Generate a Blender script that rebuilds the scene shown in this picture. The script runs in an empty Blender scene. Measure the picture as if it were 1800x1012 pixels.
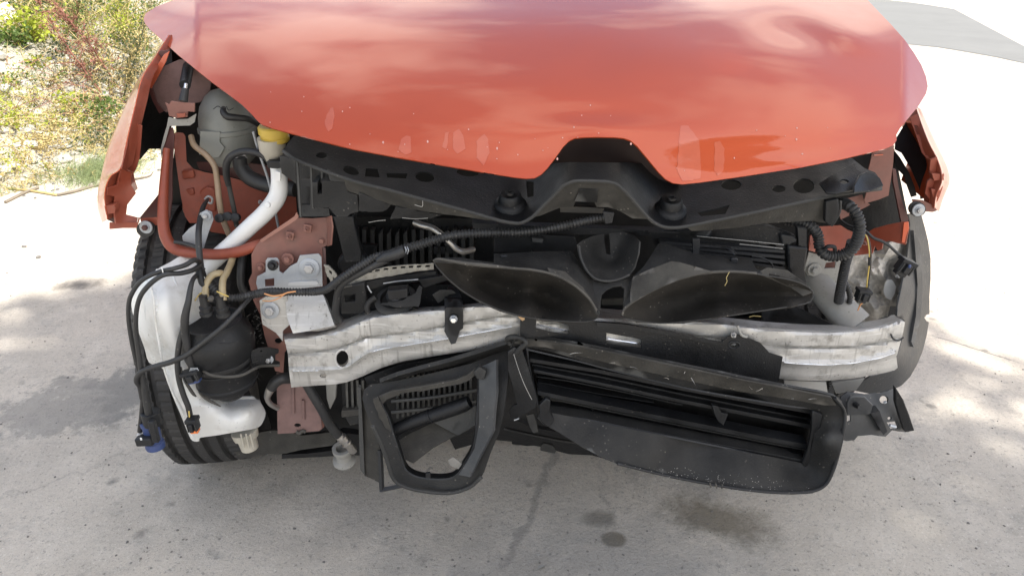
import bpy, bmesh, math, random
import numpy as np
from mathutils import Vector, Matrix, noise
from mathutils.geometry import delaunay_2d_cdt
random.seed(7)
PI = math.pi
sc = bpy.context.scene
COL = sc.collection

# ------------------------------------------------------------------ camera
PITCH = math.radians(26); CAM = Vector((0.0, -1.2, 1.256)); FPX = 1300.0
cd = bpy.data.cameras.new('camera'); cam = bpy.data.objects.new('camera', cd); COL.objects.link(cam)
cam.location = CAM; cam.rotation_euler = (PI/2 - PITCH, 0, 0)
cd.sensor_width = 36; cd.lens = 36*FPX/1800; cd.clip_end = 800; cd.clip_start = .02
sc.camera = cam
# ------------------------------------------------------------------ world, sun, exposure
SUN = Vector((0.50, -0.22, 0.84)).normalized()
SUN_EL = math.asin(SUN.z); SUN_AZ = math.atan2(SUN.x, SUN.y)
w = bpy.data.worlds.new('World'); sc.world = w; w.use_nodes = True
nt = w.node_tree; nt.nodes.clear()
wo = nt.nodes.new('ShaderNodeOutputWorld'); bg = nt.nodes.new('ShaderNodeBackground')
sky = nt.nodes.new('ShaderNodeTexSky'); sky.sky_type = 'NISHITA'; sky.sun_disc = False
sky.sun_elevation = SUN_EL; sky.sun_rotation = SUN_AZ; sky.air_density = 1.0; sky.dust_density = 1.5
tc = nt.nodes.new('ShaderNodeTexCoord'); mp = nt.nodes.new('ShaderNodeMapping'); mp.inputs['Scale'].default_value = (1, 1, 2.2)
cn = nt.nodes.new('ShaderNodeTexNoise'); cn.inputs['Scale'].default_value = 1.5; cn.inputs['Detail'].default_value = 7; cn.inputs['Roughness'].default_value = .55
cr = nt.nodes.new('ShaderNodeValToRGB'); cr.color_ramp.elements[0].position = .475; cr.color_ramp.elements[1].position = .595
mx = nt.nodes.new('ShaderNodeMixRGB'); mx.inputs[2].default_value = (9.4, 8.9, 8.3, 1)
nt.links.new(tc.outputs['Generated'], mp.inputs[0]); nt.links.new(mp.outputs[0], cn.inputs['Vector'])
nt.links.new(cn.outputs['Fac'], cr.inputs[0]); nt.links.new(cr.outputs[0], mx.inputs[0])
nt.links.new(sky.outputs[0], mx.inputs[1]); nt.links.new(mx.outputs[0], bg.inputs[0])
bg.inputs[1].default_value = 0.15
nt.links.new(bg.outputs[0], wo.inputs[0])
sd = bpy.data.lights.new('sun', 'SUN'); sd.energy = 5.0; sd.angle = math.radians(.53); sd.color = (1, .95, .87)
sun = bpy.data.objects.new('sun', sd); COL.objects.link(sun); sun.rotation_euler = SUN.to_track_quat('Z', 'Y').to_euler()
sc.view_settings.view_transform = 'Standard'; sc.view_settings.look = 'None'
sc.view_settings.gamma = 1; sc.view_settings.use_curve_mapping = False
sc.view_settings.exposure = 0.84
sc.cycles.max_bounces = 6

# ------------------------------------------------------------------ pixel helpers
UPV = Vector((0, math.sin(PITCH), math.cos(PITCH))); FWD = Vector((0, math.cos(PITCH), -math.sin(PITCH)))
def ray(px, py): return FWD + Vector((1, 0, 0))*((px-900)/FPX) + UPV*((506-py)/FPX)
def P(px, py, d):                       # the point seen at a pixel, d metres behind the beam's front
    r = ray(px, py); t = (d - CAM.y)/r.y
    return CAM + r*t
def G(px, py, z=0.0):                   # the point seen on the ground
    r = ray(px, py); t = (z - CAM.z)/r.z
    return CAM + r*t
def mpp(px, py, d): return (d - CAM.y)/ray(px, py).y/FPX   # metres per pixel there

# ------------------------------------------------------------------ materials
def mat(name, col, rough=.5, metal=0.0, var=.15, scale=12, bump=.1, bscale=80, dust=0.0, dustcol=(.30, .27, .22), coat=0.0, spec=.5,
        stain=0.0, stainc=(.05, .045, .04), sscale=9, alpha_t=0.0, obj=True, sstretch=(1, 1, 1), slo=.52, shi=.68, sss=0.0, bdist=.002, specks=0.0, edge=0.0, edgec=(.5, .5, .5), scr=0.0):
    m = bpy.data.materials.new(name); m.use_nodes = True; n = m.node_tree; L = n.links.new
    b = n.nodes['Principled BSDF']
    t = n.nodes.new('ShaderNodeTexCoord'); out = t.outputs['Object']
    no = n.nodes.new('ShaderNodeTexNoise'); no.inputs['Scale'].default_value = scale; no.inputs['Detail'].default_value = 8; no.inputs['Roughness'].default_value = .65
    L(out, no.inputs['Vector'])
    mr = n.nodes.new('ShaderNodeMapRange'); mr.inputs[1].default_value = .3; mr.inputs[2].default_value = .7
    mr.inputs[3].default_value = 1-var; mr.inputs[4].default_value = 1+var; L(no.outputs['Fac'], mr.inputs[0])
    mul = n.nodes.new('ShaderNodeVectorMath'); mul.operation = 'SCALE'; mul.inputs[0].default_value = col[:3]; L(mr.outputs[0], mul.inputs['Scale'])
    cur = mul.outputs[0]
    rr = n.nodes.new('ShaderNodeMapRange'); rr.inputs[1].default_value = .3; rr.inputs[2].default_value = .7
    rr.inputs[3].default_value = max(.02, rough-.08*(rough > .12)); rr.inputs[4].default_value = min(1, rough+.12*(rough > .12)); L(no.outputs['Fac'], rr.inputs[0])
    rcur = rr.outputs[0]
    if stain:
        mp_ = n.nodes.new('ShaderNodeMapping'); mp_.inputs['Scale'].default_value = sstretch; L(out, mp_.inputs[0])
        s = n.nodes.new('ShaderNodeTexNoise'); s.inputs['Scale'].default_value = sscale; s.inputs['Detail'].default_value = 10; s.inputs['Roughness'].default_value = .7
        L(mp_.outputs[0], s.inputs['Vector'])
        sr = n.nodes.new('ShaderNodeMapRange'); sr.inputs[1].default_value = slo; sr.inputs[2].default_value = shi; sr.inputs[3].default_value = 0; sr.inputs[4].default_value = stain; L(s.outputs['Fac'], sr.inputs[0])
        mi = n.nodes.new('ShaderNodeMixRGB'); L(sr.outputs[0], mi.inputs[0]); L(cur, mi.inputs[1]); mi.inputs[2].default_value = (*stainc, 1); cur = mi.outputs[0]
        if metal:
            mm = n.nodes.new('ShaderNodeMath'); mm.operation = 'MULTIPLY_ADD'; L(sr.outputs[0], mm.inputs[0]); mm.inputs[1].default_value = -metal; mm.inputs[2].default_value = metal; L(mm.outputs[0], b.inputs['Metallic'])
    if dust:
        g = n.nodes.new('ShaderNodeNewGeometry'); sx = n.nodes.new('ShaderNodeSeparateXYZ'); L(g.outputs['Normal'], sx.inputs[0])
        up = n.nodes.new('ShaderNodeMapRange'); up.inputs[1].default_value = -.3; up.inputs[2].default_value = .9; up.inputs[3].default_value = .25; up.inputs[4].default_value = 1; L(sx.outputs['Z'], up.inputs[0])
        d2 = n.nodes.new('ShaderNodeTexNoise'); d2.inputs['Scale'].default_value = 17; d2.inputs['Detail'].default_value = 9; L(out, d2.inputs['Vector'])
        dr = n.nodes.new('ShaderNodeMapRange'); dr.inputs[1].default_value = .35; dr.inputs[2].default_value = .65; dr.inputs[3].default_value = dust*.35; dr.inputs[4].default_value = dust*1.3; L(d2.outputs['Fac'], dr.inputs[0])
        mm2 = n.nodes.new('ShaderNodeMath'); mm2.operation = 'MULTIPLY'; mm2.use_clamp = True; L(up.outputs[0], mm2.inputs[0]); L(dr.outputs[0], mm2.inputs[1])
        mi2 = n.nodes.new('ShaderNodeMixRGB'); L(mm2.outputs[0], mi2.inputs[0]); L(cur, mi2.inputs[1]); mi2.inputs[2].default_value = (*dustcol, 1); cur = mi2.outputs[0]
    if scr:                             # fine scratches
        for k_, (sx_, sz_) in enumerate(((6, 160), (140, 9))):
            m3 = n.nodes.new('ShaderNodeMapping'); m3.inputs['Scale'].default_value = (sx_, 40, sz_); m3.inputs['Rotation'].default_value = (0, .25+k_*.6, 0); L(out, m3.inputs[0])
            s3 = n.nodes.new('ShaderNodeTexNoise'); s3.inputs['Scale'].default_value = 1; s3.inputs['Detail'].default_value = 3; L(m3.outputs[0], s3.inputs['Vector'])
            r3 = n.nodes.new('ShaderNodeMapRange'); r3.inputs[1].default_value = .60; r3.inputs[2].default_value = .72; r3.inputs[3].default_value = 0; r3.inputs[4].default_value = scr; L(s3.outputs['Fac'], r3.inputs[0])
            x3 = n.nodes.new('ShaderNodeMixRGB'); L(r3.outputs[0], x3.inputs[0]); L(cur, x3.inputs[1]); x3.inputs[2].default_value = ((.8, .8, .79, 1), (.16, .15, .13, 1))[k_]; cur = x3.outputs[0]
    if edge:                            # worn edges, and edge highlights painted into the colour
        g3 = n.nodes.new('ShaderNodeNewGeometry'); r4 = n.nodes.new('ShaderNodeMapRange'); r4.inputs[1].default_value = .53; r4.inputs[2].default_value = .62; r4.inputs[3].default_value = 0; r4.inputs[4].default_value = edge; L(g3.outputs['Pointiness'], r4.inputs[0])
        x4 = n.nodes.new('ShaderNodeMixRGB'); L(r4.outputs[0], x4.inputs[0]); L(cur, x4.inputs[1]); x4.inputs[2].default_value = (*edgec, 1); cur = x4.outputs[0]
    if specks:                          # specks of grit
        v5 = n.nodes.new('ShaderNodeTexVoronoi'); v5.inputs['Scale'].default_value = 110; L(out, v5.inputs['Vector'])
        n5 = n.nodes.new('ShaderNodeTexNoise'); n5.inputs['Scale'].default_value = 24; n5.inputs['Detail'].default_value = 3; L(out, n5.inputs['Vector'])
        r5 = n.nodes.new('ShaderNodeMapRange'); r5.inputs[1].default_value = .10; r5.inputs[2].default_value = .22; r5.inputs[3].default_value = abs(specks); r5.inputs[4].default_value = 0; L(v5.outputs['Distance'], r5.inputs[0])
        q5 = n.nodes.new('ShaderNodeMapRange'); q5.inputs[1].default_value = .52; q5.inputs[2].default_value = .60; L(n5.outputs['Fac'], q5.inputs[0])
        w5 = n.nodes.new('ShaderNodeMath'); w5.operation = 'MULTIPLY'; L(r5.outputs[0], w5.inputs[0]); L(q5.outputs[0], w5.inputs[1])
        x5 = n.nodes.new('ShaderNodeMixRGB'); L(w5.outputs[0], x5.inputs[0]); L(cur, x5.inputs[1]); x5.inputs[2].default_value = (.22, .20, .17, 1) if specks > 0 else (.10, .09, .075, 1); cur = x5.outputs[0]
    L(cur, b.inputs['Base Color']); L(rcur, b.inputs['Roughness'])
    if not (stain and metal): b.inputs['Metallic'].default_value = metal
    b.inputs['Coat Weight'].default_value = coat; b.inputs['Coat Roughness'].default_value = .04
    b.inputs['Specular IOR Level'].default_value = spec
    if sss:
        b.inputs['Subsurface Weight'].default_value = sss; b.inputs['Subsurface Radius'].default_value = (.02, .02, .018); b.inputs['Subsurface Scale'].default_value = 1
    if bump:
        bn = n.nodes.new('ShaderNodeTexNoise'); bn.inputs['Scale'].default_value = bscale; bn.inputs['Detail'].default_value = 5; L(out, bn.inputs['Vector'])
        bp = n.nodes.new('ShaderNodeBump'); bp.inputs['Strength'].default_value = bump; bp.inputs['Distance'].default_value = bdist; L(bn.outputs['Fac'], bp.inputs['Height']); L(bp.outputs[0], b.inputs['Normal'])
    return m
PAINT = mat('orange_paint', (.47, .069, .016), .38, .28, .03, 3, .02, 300, coat=.78, spec=.35)
PEEL = mat('peeled_clearcoat', (.50, .105, .048), .40, .2, .05, 40, .03, 200, coat=.85, spec=.35)
PAINT2 = mat('orange_paint_dusty', (.25, .050, .024), .45, .05, .18, 20, .15, 150, edge=.35, edgec=(.42,.16,.11), dust=.12, dustcol=(.22, .12, .08), stain=.6, stainc=(.09, .04, .03), sscale=22, slo=.56, shi=.75)
PRIMER = mat('dusty_orange_frame', (.20, .082, .062), .6, 0, .22, 25, .2, 150, edge=.5, edgec=(.40,.20,.15), dust=.35, dustcol=(.26, .17, .14), stain=.7, stainc=(.07, .04, .03), sscale=30, slo=.58, shi=.74)
PINKF = mat('faded_pink_frame', (.205, .125, .113), .6, 0, .25, 25, .15, 150, stain=.6, stainc=(.08, .05, .04), sscale=26, slo=.56, shi=.72)
MAROON = mat('dark_maroon_sheet', (.085, .028, .024), .45, 0, .2, 20, .1, 100, dust=.15, dustcol=(.14, .09, .08))
BLACKP = mat('black_plastic', (.0075, .008, .009), .46, 0, .45, 20, .35, 300, spec=.35, specks=.25, edge=.5, edgec=(.045,.047,.05), dust=.035, dustcol=(.11, .105, .095))
DUSTYP = mat('dusty_black_plastic', (.0115, .0117, .012), .62, 0, .5, 14, .45, 220, spec=.3, specks=.4, edge=.6, edgec=(.11,.11,.105), dust=.13, dustcol=(.15, .14, .12), stain=.6, stainc=(.012, .012, .012), sscale=20)
GREYP = mat('dusty_grey_plastic', (.040, .038, .034), .75, 0, .45, 16, .5, 200, spec=.25, specks=.7, edge=.5, edgec=(.16,.15,.135), dust=.2, dustcol=(.19, .175, .145), stain=.7, stainc=(.03, .03, .028), sscale=24)
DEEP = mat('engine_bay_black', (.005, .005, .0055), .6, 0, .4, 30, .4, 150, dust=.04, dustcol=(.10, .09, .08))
RUBBER = mat('rubber_hose', (.016, .0162, .017), .5, 0, .35, 30, .25, 250, specks=.4, dust=.13, dustcol=(.14, .135, .12))
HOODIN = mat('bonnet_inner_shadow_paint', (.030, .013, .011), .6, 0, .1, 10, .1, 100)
TYRE = mat('tyre_rubber', (.026, .026, .026), .8, 0, .3, 25, .4, 200, specks=.6, dust=.4, dustcol=(.13, .12, .11))
ALU = mat('dirty_aluminium', (.52, .51, .485), .48, .45, .09, 14, .35, 110, scr=.5, specks=-.7, edge=.5, edgec=(.85,.84,.82), dust=.16, dustcol=(.40, .36, .29), stain=.7, stainc=(.13, .115, .09), sscale=26, slo=.54, shi=.70)
ALUB = mat('bright_aluminium', (.8, .8, .79), .24, .95, .1, 20, .1, 150, stain=.4, stainc=(.25, .24, .22), sscale=25)
ALUD = mat('dusty_aluminium_arm', (.32, .315, .295), .6, .2, .2, 10, .3, 100, specks=-.6, edge=.4, edgec=(.5,.49,.46), dust=.5, dustcol=(.30, .28, .24), stain=.4, stainc=(.10, .09, .08))
GALV = mat('galvanised_bracket', (.38, .40, .42), .5, .4, .15, 22, .2, 150, specks=-.6, edge=.5, edgec=(.6,.62,.64), stain=.6, stainc=(.15, .14, .13), sscale=24, slo=.54, shi=.72)
STEEL = mat('bolt_steel', (.42, .42, .42), .45, .7, .2, 60, .1, 200, stain=.5, stainc=(.12, .08, .06), sscale=60)
PIPE = mat('bare_metal_pipe', (.45, .43, .40), .35, .9, .2, 40, .15, 200, stain=.5, stainc=(.1, .09, .07), sscale=30)
WHITEP = mat('white_tank_plastic', (.74, .74, .71), .36, 0, .06, 10, .08, 60, specks=-.5, stain=.75, stainc=(.36, .32, .24), sscale=8, slo=.49, shi=.70, sss=.15)
NECK = mat('white_filler_neck', (.72, .72, .70), .35, 0, .05, 12, .05, 60, stain=.55, stainc=(.35, .33, .29), sscale=26, slo=.57, shi=.70, sss=.1)
CREAM = mat('cream_plastic', (.42, .39, .32), .4, 0, .08, 14, .05, 60, sss=.1)
RESV = mat('cloudy_reservoir_plastic', (.21, .215, .195), .45, 0, .14, 14, .1, 60, specks=-.5, stain=.6, stainc=(.22, .21, .17), sscale=10, sss=.1)
YELLOW = mat('yellow_cap', (.52, .36, .05), .42, 0, .1, 30, .05, 100, stain=.4, stainc=(.4, .28, .06), sscale=30)
BEIGEH = mat('yellowed_hose', (.36, .29, .17), .42, 0, .15, 30, .05, 100, sss=.1)
BROWNH = mat('brown_clear_hose', (.27, .19, .12), .4, 0, .15, 25, .05, 100, stain=.4, stainc=(.13, .10, .07), sscale=20)
BLUE = mat('blue_connector', (.018, .045, .16), .45, 0, .2, 30, .1, 200, dust=.15)
ORANGEC = mat('orange_seal', (.85, .22, .05), .4, 0, .05)
WHITEW = mat('white_wire', (.7, .7, .68), .4, 0, .05); YELW = mat('yellow_wire', (.62, .45, .12), .4, 0, .05); ORW = mat('orange_wire', (.65, .30, .12), .4, 0, .05)
FELT = mat('dusty_fibre_liner', (.56, .53, .48), .95, 0, .35, 30, 1.0, 60, stain=.4, stainc=(.08, .075, .065), sscale=18, slo=.48, shi=.66, bdist=.01)
LINER = mat('grey_liner_plastic', (.020, .023, .027), .5, 0, .25, 8, .3, 120, specks=.6, edge=.5, edgec=(.14,.145,.15), dust=.22, dustcol=(.24, .23, .21))
LEAFD = mat('dry_leaf', (.50, .33, .18), .7, 0, .3, 60, .3, 200)
GLASS = mat('dark_glass', (.02, .022, .025), .05, 0, .05, 5, 0, coat=.5)
RADF = mat('radiator_fins', (.11, .11, .105), .5, .5, .3, 60, .2, 300, dust=.3, dustcol=(.16, .15, .12))
MESHM = mat('perforated_edge_metal', (.36, .34, .29), .6, .3, .3, 60, .2, 200, stain=.7, stainc=(.08, .07, .06), sscale=50)
CAVITY = mat('charcoal_duct', (.022, .020, .0175), .9, 0, .4, 12, .4, 200, spec=.25, specks=.5, dust=.14, dustcol=(.12, .105, .085))

# ------------------------------------------------------------------ object helpers
ORI = {}
def link(name, verts, faces, m, parent=None, smooth=True, sharp=38, label=None, kind=None, bevel=0, matidx=None):
    V = np.array(verts, dtype=float)
    c = Vector(((V[:, 0].min()+V[:, 0].max())/2, (V[:, 1].min()+V[:, 1].max())/2, V[:, 2].min()))
    me = bpy.data.meshes.new(name); me.from_pydata([tuple(v) for v in (V - np.array(c))], [], faces); me.update()
    for mm in (m if isinstance(m, (list, tuple)) else [m]): me.materials.append(mm)
    if matidx is not None: me.polygons.foreach_set('material_index', matidx)
    if smooth:
        me.polygons.foreach_set('use_smooth', [True]*len(me.polygons)); me.set_sharp_from_angle(angle=math.radians(sharp))
    o = bpy.data.objects.new(name, me); COL.objects.link(o)
    if parent is not None: o.parent = parent; o.location = c - ORI[parent]
    else: o.location = c
    ORI[o] = c
    if label: o['label'] = label
    if kind: o['kind'] = kind
    if bevel:
        bm_ = o.modifiers.new('bevel', 'BEVEL'); bm_.width = bevel; bm_.segments = 2; bm_.limit_method = 'ANGLE'; bm_.angle_limit = math.radians(40)
    return o
class Acc:                              # collects shapes that belong to ONE part
    def __init__(s): s.v = []; s.f = []
    def add(s, vf):
        b = len(s.v); s.v += [tuple(x) for x in vf[0]]; s.f += [tuple(i+b for i in f) for f in vf[1]]; return s
def cat(pts, n=6, closed=False):        # catmull-rom through points of any dimension
    A = [np.array(p, float) for p in pts]
    if len(A) < 3: return [A[0]*(1-t)+A[-1]*t for t in np.linspace(0, 1, n+1)]
    out = []; N = len(A); R = N if closed else N-1
    for i in range(R):
        p1, p2 = A[i], A[(i+1) % N]
        p0 = A[(i-1) % N] if closed or i > 0 else 2*p1-p2
        p3 = A[(i+2) % N] if closed or i+2 < N else 2*p2-p1
        for k in range(n):
            t = k/n; out.append(.5*((2*p1)+(-p0+p2)*t+(2*p0-5*p1+4*p2-p3)*t*t+(-p0+3*p1-3*p2+p3)*t**3))
    if not closed: out.append(A[-1])
    return out
def tps(ctrl):                          # smooth depth through a few (px,py,depth)
    C_ = np.array(ctrl, float); X = C_[:, :2]/500; z = C_[:, 2]; n = len(X)
    if n < 4:
        A = np.c_[np.ones(n), X]; k = np.linalg.lstsq(A, z, rcond=None)[0]
        return lambda x, y: float(k[0]+k[1]*x/500+k[2]*y/500)
    def U(r2): return np.where(r2 > 1e-12, r2*np.log(r2+1e-12), 0)
    K = U(((X[:, None]-X[None])**2).sum(-1)) + np.eye(n)*1e-5; Pm = np.c_[np.ones(n), X]
    A = np.block([[K, Pm], [Pm.T, np.zeros((3, 3))]]); s = np.linalg.lstsq(A, np.r_[z, 0, 0, 0], rcond=None)[0]
    def f(x, y):
        q = np.array([x, y])/500; r2 = ((X-q)**2).sum(-1)
        return float(U(r2)@s[:n] + s[n] + s[n+1]*q[0] + s[n+2]*q[1])
    return f
def inside(x, y, poly):
    c = False; n = len(poly); j = n-1
    for i in range(n):
        xi, yi = poly[i]; xj, yj = poly[j]
        if (yi > y) != (yj > y) and x < (xj-xi)*(y-yi)/(yj-yi)+xi: c = not c
        j = i
    return c
def dens(poly, step):
    out = []; n = len(poly)
    for i in range(n):
        a = np.array(poly[i]); b = np.array(poly[(i+1) % n]); k = max(1, int(np.hypot(*(b-a))/step))
        out += [tuple(a+(b-a)*j/k) for j in range(k)]
    return out
def ell(cx, cy, rx, ry=None, n=18, rot=0):
    ry = ry or rx; c, s = math.cos(rot), math.sin(rot)
    return [(cx+rx*math.cos(a)*c-ry*math.sin(a)*s, cy+rx*math.cos(a)*s+ry*math.sin(a)*c) for a in np.linspace(0, 2*PI, n, endpoint=False)]
def sheet_vf(outline, d=0.0, th=.003, holes=(), step=14, nz=0.0, nf=9, lines=(), flip=1, rag=0):
    """a sheet of material whose outline is measured in the photograph and which stands at depth d in the car; real thickness th"""
    if isinstance(d, (list, tuple)): df = tps(d)
    elif callable(d): df = d
    else: df = lambda x, y: d
    o2 = dens([(p[0], p[1]) for p in outline], step)
    if rag: o2 = [(x+random.uniform(-rag, rag), y+random.uniform(-rag, rag)) for x, y in o2]
    hs = [dens(h, step) for h in holes]
    pts = []; edges = []; 
    for lp in [o2]+hs:
        b = len(pts); pts += lp; edges += [(b+i, b+(i+1) % len(lp)) for i in range(len(lp))]
    for ln in lines:
        b = len(pts); q = []
        for i in range(len(ln)-1):
            a_ = np.array(ln[i]); b_ = np.array(ln[i+1]); k = max(1, int(np.hypot(*(b_-a_))/step)); q += [tuple(a_+(b_-a_)*j/k) for j in range(k)]
        q.append(ln[-1]); pts += q; edges += [(b+i, b+i+1) for i in range(len(q)-1)]
    xs = [p[0] for p in o2]; ys = [p[1] for p in o2]; ring = np.array([p for lp in [o2]+hs for p in lp])
    if step < 60:
        r = 0; y = min(ys)+step*.5
        while y < max(ys):
            x = min(xs)+step*(.5 if r % 2 else 1.0)
            while x < max(xs):
                if inside(x, y, o2) and not any(inside(x, y, h) for h in hs) and ((ring-[x, y])**2).sum(1).min() > (step*.45)**2: pts.append((x, y))
                x += step
            y += step*.87; r += 1
    v2, _, f2, _, _, _ = delaunay_2d_cdt([Vector(p) for p in pts], edges, [], 0, 1e-4)
    F = []
    for f in f2:
        cx = sum(v2[i].x for i in f)/len(f); cy = sum(v2[i].y for i in f)/len(f)
        if inside(cx, cy, o2) and not any(inside(cx, cy, h) for h in hs): F.append(tuple(f))
    used = sorted({i for f in F for i in f}); ix = {u: k for k, u in enumerate(used)}
    V = []
    for u in used:
        x, y = v2[u]; dd = df(x, y)
        if nz: q = P(x, y, dd); dd += nz*noise.noise(q*nf) + nz*.35*noise.noise(q*nf*4)
        V.append(P(x, y, dd))
    F = [tuple(ix[i] for i in f) for f in F]
    F2 = []
    for f in F:
        a, b, c = (V[i] for i in f[:3]); n_ = (b-a).cross(c-a)
        F2.append(f if n_.dot(CAM-a) > 0 else f[::-1])
    F = F2; N = [Vector((0, 0, 0)) for _ in V]
    for f in F:
        a, b, c = (V[i] for i in f[:3]); n_ = (b-a).cross(c-a)
        for i in f: N[i] += n_
    nv = len(V); th_ = th
    B = [V[i] - (N[i].normalized() if N[i].length > 0 else Vector((0, -1, 0)))*th_ for i in range(nv)]
    cnt = {}
    for f in F:
        for i in range(len(f)):
            e = (f[i], f[(i+1) % len(f)]); cnt[e] = 1
    faces = list(F) + [tuple(i+nv for i in f[::-1]) for f in F]
    for (a, b) in cnt:
        if (b, a) not in cnt: faces.append((b, a, a+nv, b+nv))
    return V+B, faces
def sheet(name, outline, d, m, par, th=.003, bevel=.0006, label=None, smooth_out=0, kind=None, **k):
    if smooth_out: outline = [tuple(p) for p in cat([(p[0], p[1]) for p in outline], smooth_out, True)]
    v, f = sheet_vf(outline, d, th, **k)
    return link(name, v, f, m, par, label=label, bevel=bevel, kind=kind)
def tube_vf(pts, r, seg=12, n=8, ribs=0, world=False, flat=1.0, caps=True):
    """pts in (px,py,depth) unless world; r in pixels of the photograph (or metres when world); ribs = rib pitch in metres"""
    R = r if isinstance(r, (list, tuple)) else [r]*len(pts)
    W = []
    for p, q in zip(pts, R):
        if world: W.append((*p, q))
        else: w_ = P(*p); W.append((*w_, q*mpp(*p)))
    C_ = cat(W, n)
    if ribs:
        D = [0]
        for a, b in zip(C_, C_[1:]): D.append(D[-1]+float(np.linalg.norm(b[:3]-a[:3])))
        tot = D[-1]; k = int(tot/ribs*4); S = np.linspace(0, tot, k); A = np.array(C_); D = np.array(D)
        C_ = [np.array([np.interp(s, D, A[:, j]) for j in range(4)]) for s in S]
        for i, c in enumerate(C_): c[3] *= (1.02, 1.02, .80, .80)[i % 4]
    V = []; F = []; T0 = None; up = Vector((0.02, 0.1, 1))
    for i, c in enumerate(C_):
        a = C_[max(0, i-1)][:3]; b = C_[min(len(C_)-1, i+1)][:3]; t = Vector(b-a)
        if t.length < 1e-9: t = Vector((0, 0, 1))
        t.normalize()
        if T0 is None: u = up.cross(t) if up.cross(t).length > .1 else Vector((1, 0, 0)).cross(t)
        else: u = T0 - t*T0.dot(t)
        u.normalize(); T0 = u; v = t.cross(u); p = Vector(c[:3])
        for s in range(seg):
            an = 2*PI*s/seg; V.append(p + (u*math.cos(an)+v*math.sin(an)*flat)*c[3])
        if i:
            b0 = (i-1)*seg; b1 = i*seg
            for s in range(seg): F.append((b0+s, b0+(s+1) % seg, b1+(s+1) % seg, b1+s))
    if caps: F.append(tuple(range(seg))[::-1]); F.append(tuple(range(len(V)-seg, len(V))))
    return V, F
def tube(name, pts, r, m, par, label=None, **k):
    v, f = tube_vf(pts, r, **k); return link(name, v, f, m, par, label=label, sharp=50)
def lathe_vf(c, axis, prof, seg=24, arc=None):
    """prof: (distance along axis, radius) in metres"""
    ax = Vector(axis).normalized(); u = ax.cross(Vector((0, 1, 0.01)));
    if u.length < .1: u = ax.cross(Vector((1, 0, 0)))
    u.normalize(); v = ax.cross(u); V = []; F = []
    for i, (h, r) in enumerate(prof):
        for s in range(seg):
            a = 2*PI*s/seg; V.append(Vector(c)+ax*h+(u*math.cos(a)+v*math.sin(a))*max(r, 1e-5))
        if i:
            for s in range(seg): F.append(((i-1)*seg+s, (i-1)*seg+(s+1) % seg, i*seg+(s+1) % seg, i*seg+s))
    F.append(tuple(range(seg))[::-1]); F.append(tuple(range(len(V)-seg, len(V))))
    return V, F
def lathe(name, c, axis, prof, m, par, seg=24, label=None, sharp=38): 
    v, f = lathe_vf(c, axis, prof, seg); return link(name, v, f, m, par, label=label, sharp=sharp)
def box_vf(c, s, rot=(0, 0, 0), taper=1.0):
    from mathutils import Euler
    E = Euler(rot).to_matrix(); V = []
    for x in (-.5, .5):
        for y in (-.5, .5):
            for z in (-.5, .5):
                k = taper if z > 0 else 1.0
                V.append(Vector(c)+E@Vector((x*s[0]*k, y*s[1]*k, z*s[2])))
    return V, [(0, 1, 3, 2), (4, 6, 7, 5), (0, 4, 5, 1), (2, 3, 7, 6), (0, 2, 6, 4), (1, 5, 7, 3)]
def box(name, c, s, m, par, rot=(0, 0, 0), bevel=.002, label=None, taper=1.0):
    v, f = box_vf(c, s, rot, taper); return link(name, v, f, m, par, bevel=bevel, label=label)
TOCAM = lambda px, py, d: (CAM-P(px, py, d)).normalized()
def bolt(px, py, d, r, par, m=STEEL, wm=None, axis=(0, -1, .12), label=None, head=.55):
    c = P(px, py, d); k = mpp(px, py, d)*r
    w_ = lathe('bolt', c, axis, [(0, k), (.0018, k), (.0026, k*.93), (.0026, k*.62), (.004, k*.6)], wm or m, par, 20)
    h, f = lathe_vf(c+Vector(axis).normalized()*.0035, axis, [(0, k*head), (.0055, k*head), (.0065, k*head*.86)], 6)
    link('bolt_head', h, f, m, w_, smooth=False, bevel=.0005)
    lathe('bolt_socket', c+Vector(axis).normalized()*.0098, axis, [(0, k*head*.45), (.0012, k*head*.45), (.0012, k*head*.25)], m, w_, 8)
    return w_
def weld(*a): pass
def lerp_tab(tab, x):                   # tab rows sorted by x
    xs = [t[0] for t in tab]; return [float(np.interp(x, xs, [t[j] for t in tab])) for j in range(1, len(tab[0]))]
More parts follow.
